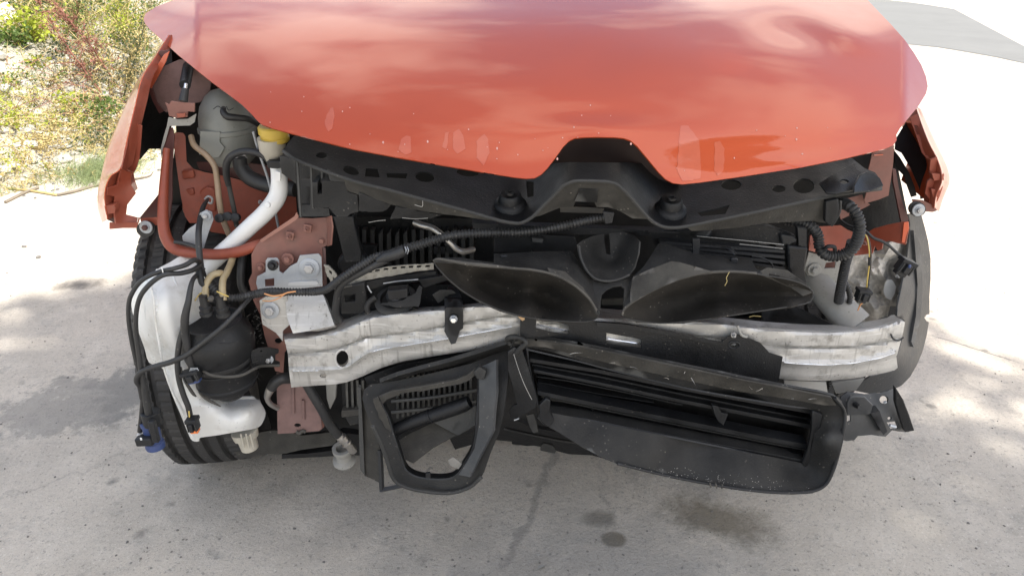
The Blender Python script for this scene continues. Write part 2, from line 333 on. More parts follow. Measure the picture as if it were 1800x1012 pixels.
# ------------------------------------------------------------------ ground
def tagt(o, label, cat_, group=None):
    o['label'] = label; o['category'] = cat_
    if group: o['group'] = group
    return o
def ground_mat():
    m = bpy.data.materials.new('worn_concrete'); m.use_nodes = True; n = m.node_tree; L = n.links.new; b = n.nodes['Principled BSDF']
    tc_ = n.nodes.new('ShaderNodeTexCoord'); O = tc_.outputs['Object']
    def nz(s, det=8, ro=.6, off=(0, 0, 0)):
        mp_ = n.nodes.new('ShaderNodeMapping'); mp_.inputs['Location'].default_value = off; L(O, mp_.inputs[0])
        x = n.nodes.new('ShaderNodeTexNoise'); x.inputs['Scale'].default_value = s; x.inputs['Detail'].default_value = det; x.inputs['Roughness'].default_value = ro; L(mp_.outputs[0], x.inputs['Vector']); return x
    def rng(src, a, b_, c, d_):
        r = n.nodes.new('ShaderNodeMapRange'); r.inputs[1].default_value = a; r.inputs[2].default_value = b_; r.inputs[3].default_value = c; r.inputs[4].default_value = d_; L(src, r.inputs[0]); return r.outputs[0]
    def mixc(f, a, bcol):
        x = n.nodes.new('ShaderNodeMixRGB'); L(f, x.inputs[0])
        L(a, x.inputs[1]) if not isinstance(a, tuple) else setattr(x.inputs[1], 'default_value', (*a, 1))
        x.inputs[2].default_value = (*bcol, 1); return x.outputs[0]
    def math_(op, a, b_=None):
        x = n.nodes.new('ShaderNodeMath'); x.operation = op
        L(a, x.inputs[0]) if not isinstance(a, (int, float)) else setattr(x.inputs[0], 'default_value', a)
        if b_ is not None: L(b_, x.inputs[1]) if not isinstance(b_, (int, float)) else setattr(x.inputs[1], 'default_value', b_)
        return x.outputs[0]
    cur = mixc(rng(nz(1.3, 10, .62).outputs['Fac'], .42, .60, 0, 1), (.60, .54, .455), (.475, .43, .365))
    cur = mixc(rng(nz(7, 9, .7, (3, 1, 0)).outputs['Fac'], .48, .7, 0, .55), cur, (.70, .64, .55))
    cur = mixc(rng(nz(3.1, 12, .78, (9, 4, 0)).outputs['Fac'], .54, .70, 0, .55), cur, (.22, .215, .20))
    cur = mixc(rng(nz(34, 6, .8, (1, 7, 0)).outputs['Fac'], .56, .70, 0, .7), cur, (.20, .19, .175))
    cur = mixc(rng(nz(160, 4, .8).outputs['Fac'], .56, .74, 0, .75), cur, (.13, .125, .115))
    cur = mixc(rng(nz(75, 3, .9, (2, 3, 0)).outputs['Fac'], .57, .66, 0, .5), cur, (.16, .15, .135))
    cur = mixc(rng(nz(110, 3, .9, (7, 3, 0)).outputs['Fac'], .58, .66, 0, .45), cur, (.80, .77, .70))
    cur = mixc(rng(nz(5.5, 12, .82, (1, 4, 0)).outputs['Fac'], .55, .66, 0, .5), cur, (.27, .255, .23))
    # sparse dark spots
    vo = n.nodes.new('ShaderNodeTexVoronoi'); vo.inputs['Scale'].default_value = 9; L(O, vo.inputs['Vector'])
    wob = rng(nz(40, 5, .7).outputs['Fac'], .3, .7, -.09, .09)
    sp = rng(math_('ADD', vo.outputs['Distance'], wob), .05, .17, .6, 0); 
    cur = mixc(math_('MULTIPLY', sp, rng(nz(2.2, 3, .5, (5, 5, 0)).outputs['Fac'], .47, .56, 0, 1)), cur, (.13, .125, .115))
    v2 = n.nodes.new('ShaderNodeTexVoronoi'); v2.inputs['Scale'].default_value = 34; L(O, v2.inputs['Vector'])
    cur = mixc(math_('MULTIPLY', rng(v2.outputs['Distance'], .07, .15, .75, 0), rng(nz(4.2, 4, .6, (8, 2, 0)).outputs['Fac'], .50, .60, 0, 1)), cur, (.10, .095, .085))
    v3 = n.nodes.new('ShaderNodeTexVoronoi'); v3.feature = 'DISTANCE_TO_EDGE'; v3.inputs['Scale'].default_value = .55; wq = n.nodes.new('ShaderNodeVectorMath'); wq.operation = 'MULTIPLY_ADD'; L(nz(3, 8, .7, (6, 6, 0)).outputs['Color'], wq.inputs[0]); wq.inputs[1].default_value = (.35, .35, 0); L(O, wq.inputs[2]); L(wq.outputs[0], v3.inputs['Vector'])
    cur = mixc(rng(v3.outputs['Distance'], .0008, .004, .22, 0), cur, (.14, .135, .125))
    nsrc = nz(9, 8, .7, (2, 8, 0)).outputs['Fac']
    sx = n.nodes.new('ShaderNodeSeparateXYZ'); L(O, sx.inputs[0])
    def spot(px, py, rx, ry, rot, col, st, soft=.5, wobble=.9):
        nonlocal cur
        c = G(px, py); ca, sa = math.cos(rot), math.sin(rot)
        dx = math_('SUBTRACT', sx.outputs[0], c.x); dy = math_('SUBTRACT', sx.outputs[1], c.y)
        u = math_('DIVIDE', math_('ADD', math_('MULTIPLY', dx, ca), math_('MULTIPLY', dy, sa)), rx)
        v = math_('DIVIDE', math_('SUBTRACT', math_('MULTIPLY', dy, ca), math_('MULTIPLY', dx, sa)), ry)
        r = math_('SQRT', math_('ADD', math_('MULTIPLY', u, u), math_('MULTIPLY', v, v)))
        r = math_('ADD', r, math_('MULTIPLY', math_('SUBTRACT', nsrc, .5), wobble*2))
        cur = mixc(rng(r, 1-soft, 1.0, st, 0), cur, col)
    spot(1262, 912, .155, .09, -.45, (.17, .145, .10), .75, .6, 1.1)
    spot(1080, 947, .034, .028, 0, (.15, .125, .08), .8, .3, .35)
    spot(1056, 910, .05, .035, .1, (.17, .155, .12), .6, .5, .6)
    spot(140, 500, .10, .05, .2, (.09, .08, .07), .7, .8, 1.6)
    spot(170, 700, .32, .16, .5, (.21, .205, .19), .55, .25, 1.6)
    spot(330, 660, .3, .25, .5, (.20, .195, .18), .5, .35, 1.4)
    spot(1000, 1000, .6, .2, 0, (.25, .245, .23), .45, .8, 1.2)
    def crack(a, b_, wd, st, wob_=.02):
        nonlocal cur
        A = G(*a); B = G(*b_); d = (B-A); Ln = d.length; d = d/Ln
        dx = math_('SUBTRACT', sx.outputs[0], A.x); dy = math_('SUBTRACT', sx.outputs[1], A.y)
        al = math_('ADD', math_('MULTIPLY', dx, d.x), math_('MULTIPLY', dy, d.y))
        pe = math_('SUBTRACT', math_('MULTIPLY', dx, d.y), math_('MULTIPLY', dy, d.x))
        pe = math_('ABSOLUTE', math_('ADD', pe, math_('MULTIPLY', math_('SUBTRACT', nsrc, .5), wob_*2)))
        f = rng(pe, wd*.35, wd, st, 0)
        e = math_('MULTIPLY', rng(al, -.02, .03, 0, 1), rng(al, Ln-.05, Ln, 1, 0))
        cur = mixc(math_('MULTIPLY', f, e), cur, (.12, .12, .115))
    crack((985, 780), (880, 1010), .014, .38, .05)
    crack((1640, 590), (1800, 640), .006, .6, .02)
    crack((1560, 90), (1680, 2), .02, .6, .01)
    crack((40, 355), (140, 338), .012, .5, .04)
    L(cur, b.inputs['Base Color']); b.inputs['Roughness'].default_value = .85; b.inputs['Specular IOR Level'].default_value = .3
    bn = nz(120, 6, .75); bp = n.nodes.new('ShaderNodeBump'); bp.inputs['Strength'].default_value = .9; bp.inputs['Distance'].default_value = .004; L(bn.outputs['Fac'], bp.inputs['Height'])
    bn2 = nz(9, 6, .6); bp2 = n.nodes.new('ShaderNodeBump'); bp2.inputs['Strength'].default_value = .5; bp2.inputs['Distance'].default_value = .012; L(bn2.outputs['Fac'], bp2.inputs['Height']); L(bp.outputs[0], bp2.inputs['Normal'])
    L(bp2.outputs[0], b.inputs['Normal']); return m
CONC = ground_mat()
gv = []; gf = []; R_ = [0, 1, 2, 4, 7, 12, 25, 60, 300]
for r in R_[1:]:
    for k in range(48): gv.append((r*math.cos(2*PI*k/48), r*math.sin(2*PI*k/48), 0))
gv.append((0, 0, 0))
for k in range(48): gf.append((len(gv)-1, k, (k+1) % 48))
for j in range(len(R_)-2):
    for k in range(48): gf.append((j*48+k, (j+1)*48+k, (j+1)*48+(k+1) % 48, j*48+(k+1) % 48))
link('ground', gv, gf, CONC, kind='structure')
SHADEC = mat('painted_shade_concrete', (.165, .166, .16), .8, 0, .12, 1.1, .3, 60, stain=.5, stainc=(.13, .13, .126), sscale=.9, slo=.45, shi=.65)  # concrete lying in shade, the shadow put into its darker grey
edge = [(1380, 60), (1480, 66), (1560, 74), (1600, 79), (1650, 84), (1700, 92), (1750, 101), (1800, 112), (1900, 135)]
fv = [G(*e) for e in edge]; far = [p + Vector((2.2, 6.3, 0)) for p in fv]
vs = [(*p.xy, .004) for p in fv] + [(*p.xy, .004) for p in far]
link('shaded_concrete', vs, [(i, i+1, i+1+len(fv), i+len(fv)) for i in range(len(fv)-1)], SHADEC, kind='structure', smooth=False)

# ---- stony bank at the left, rising away from the slab
SOIL = mat('pale_stony_soil', (.40, .37, .30), .95, 0, .3, 6, .8, 40, stain=.6, stainc=(.20, .18, .12), sscale=7, slo=.45, shi=.65, bdist=.02)
A0 = G(0, 338).xy; A1 = G(190, 283).xy; dd_ = (A1-A0).normalized(); nn_ = Vector((-dd_.y, dd_.x))
def bank_z(x, y):
    s = (Vector((x, y))-A0).dot(nn_) + .12*noise.noise(Vector((x*1.3, y*1.3, 3))) + .05*noise.noise(Vector((x*5, y*5, 0)))
    if s < 0: return -.03+s*.3
    z = min(s, 1.6)*.36 + max(0, min(s-1.6, 6))*.10
    return z + .05*noise.noise(Vector((x*2.2, y*2.2, 1)))*min(1, s*2) + .025*noise.noise(Vector((x*8, y*8, 5)))*min(1, s*4)
bv = []; bf = []; NX, NY = 130, 170
for j in range(NY):
    for i in range(NX):
        s = -.25 + (i/(NX-1))**1.5*9; l = -5 + j/(NY-1)*18; q = A0 + nn_*s + dd_*l; bv.append((q.x, q.y, bank_z(q.x, q.y)))
for j in range(NY-1):
    for i in range(NX-1): a = j*NX+i; bf.append((a, a+1, a+NX+1, a+NX))
link('hillside', bv, bf, SOIL, kind='structure')
def bank_pt(px, py):                    # where the ray through a pixel meets the bank
    r = ray(px, py); t = 1.0
    while t < 20:
        p = CAM+r*t
        if p.z < max(0, bank_z(p.x, p.y)): return p
        t += .01
    return CAM+r*8
# rubble
STONE = mat('rubble_stone', (.44, .42, .37), .9, 0, .3, 9, .5, 60, stain=.4, stainc=(.25, .23, .18), sscale=12)
def rock_vf(c, r):
    t = (1+5**.5)/2; B = [(-1, t, 0), (1, t, 0), (-1, -t, 0), (1, -t, 0), (0, -1, t), (0, 1, t), (0, -1, -t), (0, 1, -t), (t, 0, -1), (t, 0, 1), (-t, 0, -1), (-t, 0, 1)]
    s = [random.uniform(.6, 1.2), random.uniform(.6, 1.2), random.uniform(.4, .8)]; a = random.uniform(0, 6.28)
    V = []
    for x, y, z in B:
        k = random.uniform(.75, 1.15)*r/1.9; x, y = x*s[0], y*s[1]
        V.append((c[0]+k*(x*math.cos(a)-y*math.sin(a)), c[1]+k*(x*math.sin(a)+y*math.cos(a)), c[2]+k*z*s[2]))
    F = [(0, 11, 5), (0, 5, 1), (0, 1, 7), (0, 7, 10), (0, 10, 11), (1, 5, 9), (5, 11, 4), (11, 10, 2), (10, 7, 6), (7, 1, 8), (3, 9, 4), (3, 4, 2), (3, 2, 6), (3, 6, 8), (3, 8, 9), (4, 9, 5), (2, 4, 11), (6, 2, 10), (8, 6, 7), (9, 8, 1)]
    return V, F
acc = Acc()
for _ in range(9000):
    s = random.uniform(-.05, 1)**1 * 5; s = abs(s)*random.random()**.4; l = random.uniform(-1.5, 8); q = A0+nn_*s+dd_*l
    acc.add(rock_vf((q.x, q.y, bank_z(q.x, q.y)+.004), random.choice([.008, .012, .016, .022, .03, .05])*random.uniform(.7, 1.2)))
o = link('rubble', acc.v, acc.f, STONE, smooth=False, kind='stuff'); o['label'] = 'pale broken stones strewn over the bank'; o['category'] = 'rubble'
acc = Acc()
for _ in range(450):
    q = G(random.uniform(0, 1800), random.uniform(300, 1010)); acc.add(rock_vf((q.x, q.y, .001), random.choice([.0015, .002, .003, .004])))
for _ in range(380):
    s = -abs(random.gauss(0, .25)); l = random.uniform(-1.5, 4); q = A0+nn_*s+dd_*l
    if q.x < -1.3: acc.add(rock_vf((q.x, q.y, .003), random.choice([.004, .007, .012])))
o = link('grit', acc.v, acc.f, mat('grit_stone', (.17, .16, .145), .9), smooth=False, kind='stuff'); o['label'] = 'loose grit scattered over the concrete'; o['category'] = 'grit'

# ---- weeds
GREEN = mat('weed_green', (.11, .17, .035), .6, 0, .35, 15, 0, sss=0); YG = mat('yellow_green_leaf', (.40, .46, .05), .55, 0, .3, 20, 0)
STRAW = mat('dry_straw', (.44, .35, .15), .8, 0, .25, 8, 0); REDST = mat('reddish_stem', (.24, .10, .07), .8, 0, .3, 12, 0); DARKG = mat('grey_green_leaf', (.07, .10, .045), .7, 0, .3, 12, 0)
for m_ in (GREEN, YG, DARKG):           # leaves let light through
    n_ = m_.node_tree; b_ = n_.nodes['Principled BSDF']; tr = n_.nodes.new('ShaderNodeBsdfTranslucent'); ms = n_.nodes.new('ShaderNodeMixShader'); ms.inputs[0].default_value = .35
    n_.links.new(b_.inputs['Base Color'].links[0].from_socket, tr.inputs[0]); n_.links.new(b_.outputs[0], ms.inputs[1]); n_.links.new(tr.outputs[0], ms.inputs[2]); n_.links.new(ms.outputs[0], n_.nodes['Material Output'].inputs[0])
def leaf_vf(c, d, L_, W_, roll=0):
    d = Vector(d).normalized(); s = d.cross(Vector((0, 0, 1))); s = s.normalized() if s.length > .05 else Vector((1, 0, 0)); u = s.cross(d)
    s2 = s*math.cos(roll)+u*math.sin(roll); u2 = s2.cross(d); c = Vector(c)
    return [c, c+d*L_*.35+s2*W_*.5+u2*W_*.15, c+d*L_*.75+s2*W_*.38, c+d*L_-u2*W_*.2, c+d*L_*.75-s2*W_*.38, c+d*L_*.35-s2*W_*.5+u2*W_*.15], [(0, 1, 2, 3), (0, 3, 4, 5)]
def rv(s=1): return Vector((random.uniform(-s, s), random.uniform(-s, s), random.uniform(-s, s)))
def blade_vf(c, d, L_, W_):
    d = Vector(d).normalized(); s = Vector((d.y, -d.x, 0)); s = s.normalized() if s.length > .01 else Vector((1, 0, 0)); a = random.uniform(0, PI); s = s*math.cos(a)+d.cross(s)*math.sin(a)
    c = Vector(c); m1 = c+d*L_*.5; e = c+d*L_+Vector((d.x, d.y, -.4))*L_*.25
    return [c-s*W_, c+s*W_, m1+s*W_*.8, m1-s*W_*.8, e], [(0, 1, 2, 3), (3, 2, 4)]
def dry_weed(base, tip, r, n_tw, stem_m, leaf_m, label, cat_='weed', seeds=True, tw=.16, group=None, lf=.02):
    e = bpy.data.objects.new('tall_weed', None); COL.objects.link(e); e.location = base; ORI[e] = Vector(base); tagt(e, label, cat_, group)
    base = Vector(base); tip = Vector(tip); mid = (base+tip)/2+rv(.05); st = cat([base, mid, tip], 8)
    a = Acc(); a.add(tube_vf([tuple(p) for p in st], [r*(1-.7*i/len(st)) for i in range(len(st))], seg=5, n=1, world=True)); lv = Acc()
    for k in range(n_tw):
        i = random.randint(3, len(st)-1); p = Vector(st[i]); d = ((tip-base).normalized()*.6+rv(.9)).normalized(); L_ = tw*random.uniform(.3, 1)
        q = p+d*L_; a.add(tube_vf([tuple(p), tuple((p+q)/2+rv(.01)), tuple(q)], r*.3, seg=3, n=1, world=True))
        for _ in range(7):
            t = random.uniform(.25, 1); c = p+(q-p)*t+rv(.008); lv.add(leaf_vf(c, rv(), lf*random.uniform(.5, 1.2), lf*.45, random.uniform(0, 3)))
    link('stem', a.v, a.f, stem_m, e); o = link('foliage', lv.v, lv.f, leaf_m, e); return e
def at_px(px, py, p0):                  # a point above p0's ground spot seen at this pixel, at p0's distance
    return P(px, py, p0.y)
spec = [((222, 150), (262, 10), .004, 50, STRAW, DARKG, 'thin drooping dry stalk between the dark weed and the bonnet corner'), ((150, 100), (140, 0), .005, 60, REDST, GREEN, 'upright reddish stalk between the bushy red stalk and the straight straw stalk'),
        ((182, 168), (72, 12), .006, 46, REDST, REDST, 'reddish dry weed stalk leaning left over the bank, the one furthest left'),
        ((212, 160), (105, 18), .006, 60, REDST, REDST, 'bushy reddish dry weed leaning left, second of the two red stalks'),
        ((213, 184), (250, 60), .005, 50, DARKG, STRAW, 'dark dry weed leaning right beside the orange front wing'),
        ((254, 130), (252, -10), .004, 26, STRAW, GREEN, 'thin straight straw stalk standing behind the headlight corner of the bonnet'),
        ((120, 60), (60, -20), .005, 40, REDST, GREEN, 'straggly green weed at the top of the bank behind the red stalks')]
for b_, t_, r_, k_, sm, lm, lb in spec:
    p0 = bank_pt(*b_); dry_weed(p0, at_px(t_[0], t_[1], p0), r_, k_, sm, lm, lb)
def bush(px, py, w_, h_, n_, m_, label, lf=.035, name='leafy_weed', cat_='weed'):
    p0 = bank_pt(px, py); e = bpy.data.objects.new(name, None); COL.objects.link(e); e.location = p0; ORI[e] = p0; tagt(e, label, cat_)
    st = Acc(); lv = Acc()
    for k in range(max(5, n_//14)):
        d = Vector((random.uniform(-1, 1)*w_, random.uniform(-1, 1)*w_, h_*random.uniform(.4, 1))); tip = p0+d; c = cat([p0+rv(.01), p0+d*.5+rv(.03), tip], 3)
        st.add(tube_vf([tuple(x) for x in c], .002, seg=3, n=1, world=True))
        for _ in range(14):
            t = random.uniform(.2, 1); q = Vector(c[min(len(c)-1, int(t*len(c)))])+rv(.045); lv.add(leaf_vf(q, rv()+Vector((0, 0, .2)), lf*random.uniform(.5, 1.2), lf*.8, random.uniform(0, 3)))
    link('stem', st.v, st.f, STRAW, e, kind='stuff'); link('foliage', lv.v, lv.f, m_, e)
bush(62, 72, .22, .22, 300, YG, 'leafy yellow green weed on the bank near the left edge, the brightest one')
bush(25, 80, .15, .12, 200, GREEN, 'low green weed under the brightest yellow green weed')
bush(105, 12, .3, .2, 260, GREEN, 'green weed at the top of the bank above the red stalks')
bush(200, 30, .25, .2, 300, GREEN, 'green bushy weed behind the bonnet corner', .025)
bush(60, 118, .08, .05, 60, YG, 'small yellow green seedling among the pale stones', .03)
bush(100, 95, .12, .08, 120, DARKG, 'grey green low weed beside the left red stalk', .02)
bush(20, 225, .2, .10, 220, YG, 'low yellow green weed at the foot of the bank by the left edge', .02)
bush(110, 190, .12, .09, 130, YG, 'small light green tuft half way down the bank', .02)
bush(190, 205, .16, .14, 260, GREEN, 'green weed at the foot of the bank beside the orange front wing', .025)
bush(155, 222, .18, .08, 260, GREEN, 'low green weed in the shade left of the orange front wing', .018)
bush(12, 290, .16, .07, 160, YG, 'yellow weed spilling onto the concrete at the left edge', .015)
bush(240, 95, .2, .22, 260, GREEN, 'green weed just behind the orange front wing', .02)
for px_, py_, w1, h1, n1, m1, lb, l1 in [(150, 40, .35, .3, 420, DARKG, 'tangle of grey green twiggy weed between the red stalks and the bonnet', .022), (35, 45, .2, .3, 260, DARKG, 'dark green weed behind the brightest yellow green weed', .03),
        (225, 70, .25, .25, 380, YG, 'yellow green weed behind the straight straw stalk', .02), (165, 120, .25, .12, 300, STRAW, 'dried straw coloured weed at the root of the red stalks', .018), (85, 150, .16, .10, 150, GREEN, 'sparse green sprig among pale stones', .016),
        (60, 262, .28, .10, 340, STRAW, 'dried brown weed at the foot of the bank near the left edge', .016), (175, 262, .2, .12, 300, DARKG, 'grey green weed in the shade beside the front wing', .016), (0, 150, .15, .1, 160, GREEN, 'green weed cut by the left edge of the picture', .02)]:
    bush(px_, py_, w1, h1, n1, m1, lb, l1)
def thicket(px, py, w_, n_, label, m1, m2, L_=.4):
    '''a mass of thin dry twigs with small leaves'''
    p0 = bank_pt(px, py); e = bpy.data.objects.new('dry_bush', None); COL.objects.link(e); e.location = p0; ORI[e] = p0; tagt(e, label, 'bush')
    st = Acc(); lv = Acc()
    for k in range(n_):
        b_ = p0+Vector((random.gauss(0, w_), random.gauss(0, w_), 0)); b_.z = max(0, bank_z(b_.x, b_.y)); d = Vector((random.gauss(0, .45), random.gauss(0, .45), random.uniform(.5, 1)))*L_*random.uniform(.4, 1.1); m_ = b_+d*.5+rv(.04)
        c = cat([tuple(b_), tuple(m_), tuple(b_+d+Vector((d.x*.4, d.y*.4, -.05)))], 4); st.add(tube_vf([tuple(x) for x in c], [.0022, .0014, .0008][0], seg=3, n=1, world=True))
        for _ in range(16): q = Vector(c[random.randint(2, len(c)-1)])+rv(.02); lv.add(leaf_vf(q, rv()+Vector((0, 0, .3)), random.uniform(.008, .024), .007, random.uniform(0, 3)))
    link('stem', st.v, st.f, m1, e, kind='stuff'); link('foliage', lv.v, lv.f, m2, e)
thicket(120, 60, .35, 170, 'mass of fine dry twigs behind the red stalks at the top of the bank', STRAW, YG, .45)
thicket(215, 60, .28, 170, 'fine dry twigs hanging beside the bonnet corner', STRAW, GREEN, .5)
thicket(225, 150, .2, 120, 'dry twiggy bush low down behind the orange front wing', STRAW, DARKG, .3)
thicket(160, 190, .22, 120, 'dry brown bush just above the foot of the bank, left of the wing', REDST, STRAW, .22)
thicket(40, 200, .28, 130, 'dry yellow bush low on the bank near the left edge', STRAW, YG, .18)
thicket(100, 250, .3, 150, 'low mat of dry brown stems along the foot of the bank', STRAW, STRAW, .15)
thicket(30, 40, .25, 120, 'dry brush behind the brightest yellow green weed', STRAW, GREEN, .35)
# feathery tuft growing at the edge of the concrete
p0 = G(128, 318); e = bpy.data.objects.new('grass_tuft', None); COL.objects.link(e); e.location = p0; ORI[e] = p0; tagt(e, 'feathery grey green tuft growing at the edge of the concrete', 'grass tuft')
a = Acc()
for k in range(1700):
    d = Vector((random.gauss(.30, .5), random.gauss(.25, .5), random.uniform(.25, 1))); b_ = p0+Vector((random.gauss(.10, .09), random.gauss(.12, .12), .0)); a.add(blade_vf(b_, d, random.uniform(.06, .2), .0010))
link('blades', a.v, a.f, mat('tuft_green', (.22, .27, .12), .8, 0, .3, 10, 0), e)
# dry ground cover
a = Acc(); b2 = Acc()
for k in range(26000):
    s = random.random()**1.6*4.2-.08; l = random.uniform(-1.2, 6); q = A0+nn_*s+dd_*l
    if noise.noise(Vector((q.x*2.5, q.y*2.5, 9))) < -.12+.22*(s > 1.1): continue
    (a if random.random() < .62 else b2).add(blade_vf((q.x, q.y, max(0, bank_z(q.x, q.y))), Vector((random.gauss(0, .7), random.gauss(0, .7), random.uniform(.15, .9))), random.uniform(.04, .15), .0016))
o = link('dry_grass', a.v, a.f, STRAW, kind='stuff'); o['label'] = 'dry straw coloured grass over the foot of the bank'; o['category'] = 'grass'
o = link('green_ground_cover', b2.v, b2.f, GREEN, kind='stuff'); o['label'] = 'thin green growth between the stones of the bank'; o['category'] = 'ground cover'
# stalks and twigs
def stalk(pts, r, m_, label, name='twig', cat_='twig'):
    v, f = tube_vf([tuple(p) for p in pts], r, seg=6, n=4, world=True); tagt(link(name, v, f, m_), label, cat_)
stalk([bank_pt(-10, 243)+Vector((0, 0, .10)), bank_pt(60, 242)+Vector((0, 0, .12)), bank_pt(130, 240)+Vector((0, 0, .08)), bank_pt(215, 246)+Vector((0, 0, .06))], [.005, .004, .003, .0025], STRAW, 'long straw coloured stalk lying across the foot of the bank', 'dry_stalk', 'stalk')
TW = mat('grey_twig', (.20, .17, .13), .85)
def gz(px, py, z=.008): p = G(px, py); return Vector((p.x, p.y, z))
stalk([gz(0, 332), gz(50, 337), gz(100, 345)], .006, STRAW, 'thin brown twig lying on the concrete below the tuft')
stalk([gz(102, 345), gz(135, 338), gz(175, 327), gz(232, 318), gz(262, 312), gz(270, 304)], [.007, .008, .007, .006, .004, .002], TW, 'crooked grey twig lying on the concrete behind the front wing')
stalk([gz(10, 358), gz(40, 343), gz(68, 332)], .008, TW, 'short dark twig lying across the others near the left edge')
stalk([gz(0, 282), gz(30, 262), gz(44, 248)], .006, STRAW, 'bent straw twig leaning at the left edge of the bank', 'dry_stalk', 'stalk')
p0 = bank_pt(14, 45)
v, f = rock_vf((p0.x, p0.y, p0.z+.05), .16); tagt(link('boulder', v, f, mat('white_stone', (.72, .71, .68), .8, 0, .1, 10, .4, 40), smooth=False, bevel=.01), 'big white stone at the top left of the bank', 'boulder')
# curled leaf scrap on the concrete at the bottom of the picture
p0 = G(953, 1004); v, f = leaf_vf((p0.x-.01, p0.y, .006), (1, .6, .3), .02, .016, .4); tagt(link('leaf_scrap', v, f, mat('pale_scrap', (.35, .34, .31), .7)), 'small crumpled pale scrap on the bare concrete in front of the car', 'scrap')
# ---- the tree outside the picture whose crown shades the car
def shade_tree():
    c = Vector((.03, -.02, .35)) + SUN*(8.6/SUN.z)
    e = bpy.data.objects.new('shade_tree', None); COL.objects.link(e); e.location = (c.x+2.2, c.y-1.2, 0); ORI[e] = Vector(e.location); tagt(e, 'leafy tree outside the picture whose crown shades the car front', 'tree')
    t = Acc(); b0 = Vector(e.location)
    t.add(tube_vf([tuple(b0), tuple(b0+Vector((-.3, .1, 2.4))), tuple(c+Vector((.6, -.3, -1.0))), tuple(c)], [.19, .15, .11, .04], seg=10, n=5, world=True))
    for k in range(14):
        a_ = k*2.4; t.add(tube_vf([tuple(c+Vector((.6, -.3, -1.2+k*.05))), tuple(c+Vector((math.cos(a_), math.sin(a_)*.8, .1))), tuple(c+Vector((1.7*math.cos(a_), 1.5*math.sin(a_), .3)))], [.06, .035, .012], seg=6, n=3, world=True))
    link('trunk', t.v, t.f, mat('tree_bark', (.16, .12, .09), .9, 0, .3, 12, .8, 30), e)
    l = Acc()
    for k in range(19000):
        while True:
            q = rv(1)
            if q.length < 1: break
        nz_ = noise.noise(q*2.5+Vector((4, 4, 4)))
        if q.length > .80+.16*nz_+.2*random.random(): continue
        p = c+Vector((q.x*2.02, q.y*1.98, q.z*.75)); l.add(leaf_vf(p, rv(), random.uniform(.09, .15), random.uniform(.07, .10), random.uniform(0, 3)))
    link('crown', l.v, l.f, mat('tree_leaf', (.06, .10, .03), .6, 0, .3, 8, 0), e)
shade_tree()
# ================================================================== THE CAR (one thing; everything below is a part of it)
car = bpy.data.objects.new('damaged_car', None); COL.objects.link(car); car.location = (0.02, .45, 0); ORI[car] = Vector(car.location)
tagt(car, 'orange hatchback with its front bumper torn off and a dented bonnet', 'car')
def loft_vf(rows, nu=8, nv=24, th=.002):
    """rows: curves of 3D points; a smooth skin through them with real thickness"""
    rr = []
    for r in rows:
        c = cat([tuple(p) for p in r], 10) if len(r) > 2 else cat([tuple(p) for p in r], 20)
        A = np.array(c); D = np.r_[0, np.cumsum(np.linalg.norm(np.diff(A, axis=0), axis=1))]; S = np.linspace(0, D[-1], nv)
        rr.append(np.stack([np.interp(S, D, A[:, j]) for j in range(3)], 1))
    g = cat([r.reshape(-1) for r in rr], nu) if len(rr) > 2 else [rr[0].reshape(-1)*(1-t)+rr[1].reshape(-1)*t for t in np.linspace(0, 1, nu+1)]
    g = [x.reshape(-1, 3) for x in g]; n1 = len(g)
    V = [Vector(p) for r in g for p in r]; F = [(i*nv+j, i*nv+j+1, (i+1)*nv+j+1, (i+1)*nv+j) for i in range(n1-1) for j in range(nv-1)]
    N = [Vector((0, 0, 0)) for _ in V]
    for f in F:
        n_ = (V[f[1]]-V[f[0]]).cross(V[f[3]]-V[f[0]])
        for i in f: N[i] += n_
    k = len(V); V += [V[i]-(N[i].normalized() if N[i].length else Vector((0, 0, 1)))*th for i in range(k)]
    F2 = F + [tuple(i+k for i in f[::-1]) for f in F]; cnt = {(f[i], f[(i+1) % 4]) for f in F for i in range(4)}
    F2 += [(b, a, a+k, b+k) for a, b in cnt if (b, a) not in cnt]
    return V, F2
def loft(name, rows, m, par, label=None, bevel=0, **k):
    v, f = loft_vf(rows, **k); return link(name, v, f, m, par, label=label, bevel=bevel)
PX = lambda L_, d=None: [P(p[0], p[1], p[2] if len(p) > 2 else d) for p in L_]

# ------------------------------------------------------------------ body behind the front (out of the picture)
sill = []
bs = []
for y, zt, hw in [(1.28, .98, .80), (1.45, .97, .855), (2.3, .94, .865), (3.3, .96, .85), (3.9, .94, .76), (4.0, .80, .70)]:
    bs.append([(.02-hw*.97, y, zt), (.02-hw, y, zt-.16), (.02-hw*1.01, y, .5), (.02-hw*.97, y, .24), (.02, y, .2), (.02+hw*.97, y, .24), (.02+hw*1.01, y, .5), (.02+hw, y, zt-.16), (.02+hw*.97, y, zt)])
loft('body', bs, PAINT, car, nu=6, nv=60, th=.01)
rf = [[(.02-.72, y0, z0), (.02-.5, y0-.03, z0+.03), (.02, y0-.06, z0+.05), (.02+.5, y0-.03, z0+.03), (.02+.72, y0, z0)] for y0, z0 in ((1.42, 1.02),)]
def roofrow(y, z, hw): return [(.02-hw, y, z-.05), (.02-hw*.8, y-.01, z), (.02, y-.02, z+.02), (.02+hw*.8, y-.01, z), (.02+hw, y, z-.05)]
loft('windscreen', [roofrow(1.25, 1.06, .70), roofrow(1.65, 1.27, .64), roofrow(2.0, 1.42, .57)], GLASS, car, nv=30, th=.006)
loft('roof', [roofrow(2.0, 1.425, .575), roofrow(2.7, 1.47, .585), roofrow(3.4, 1.42, .57), roofrow(3.6, 1.37, .56)], PAINT, car, nv=30, th=.01)
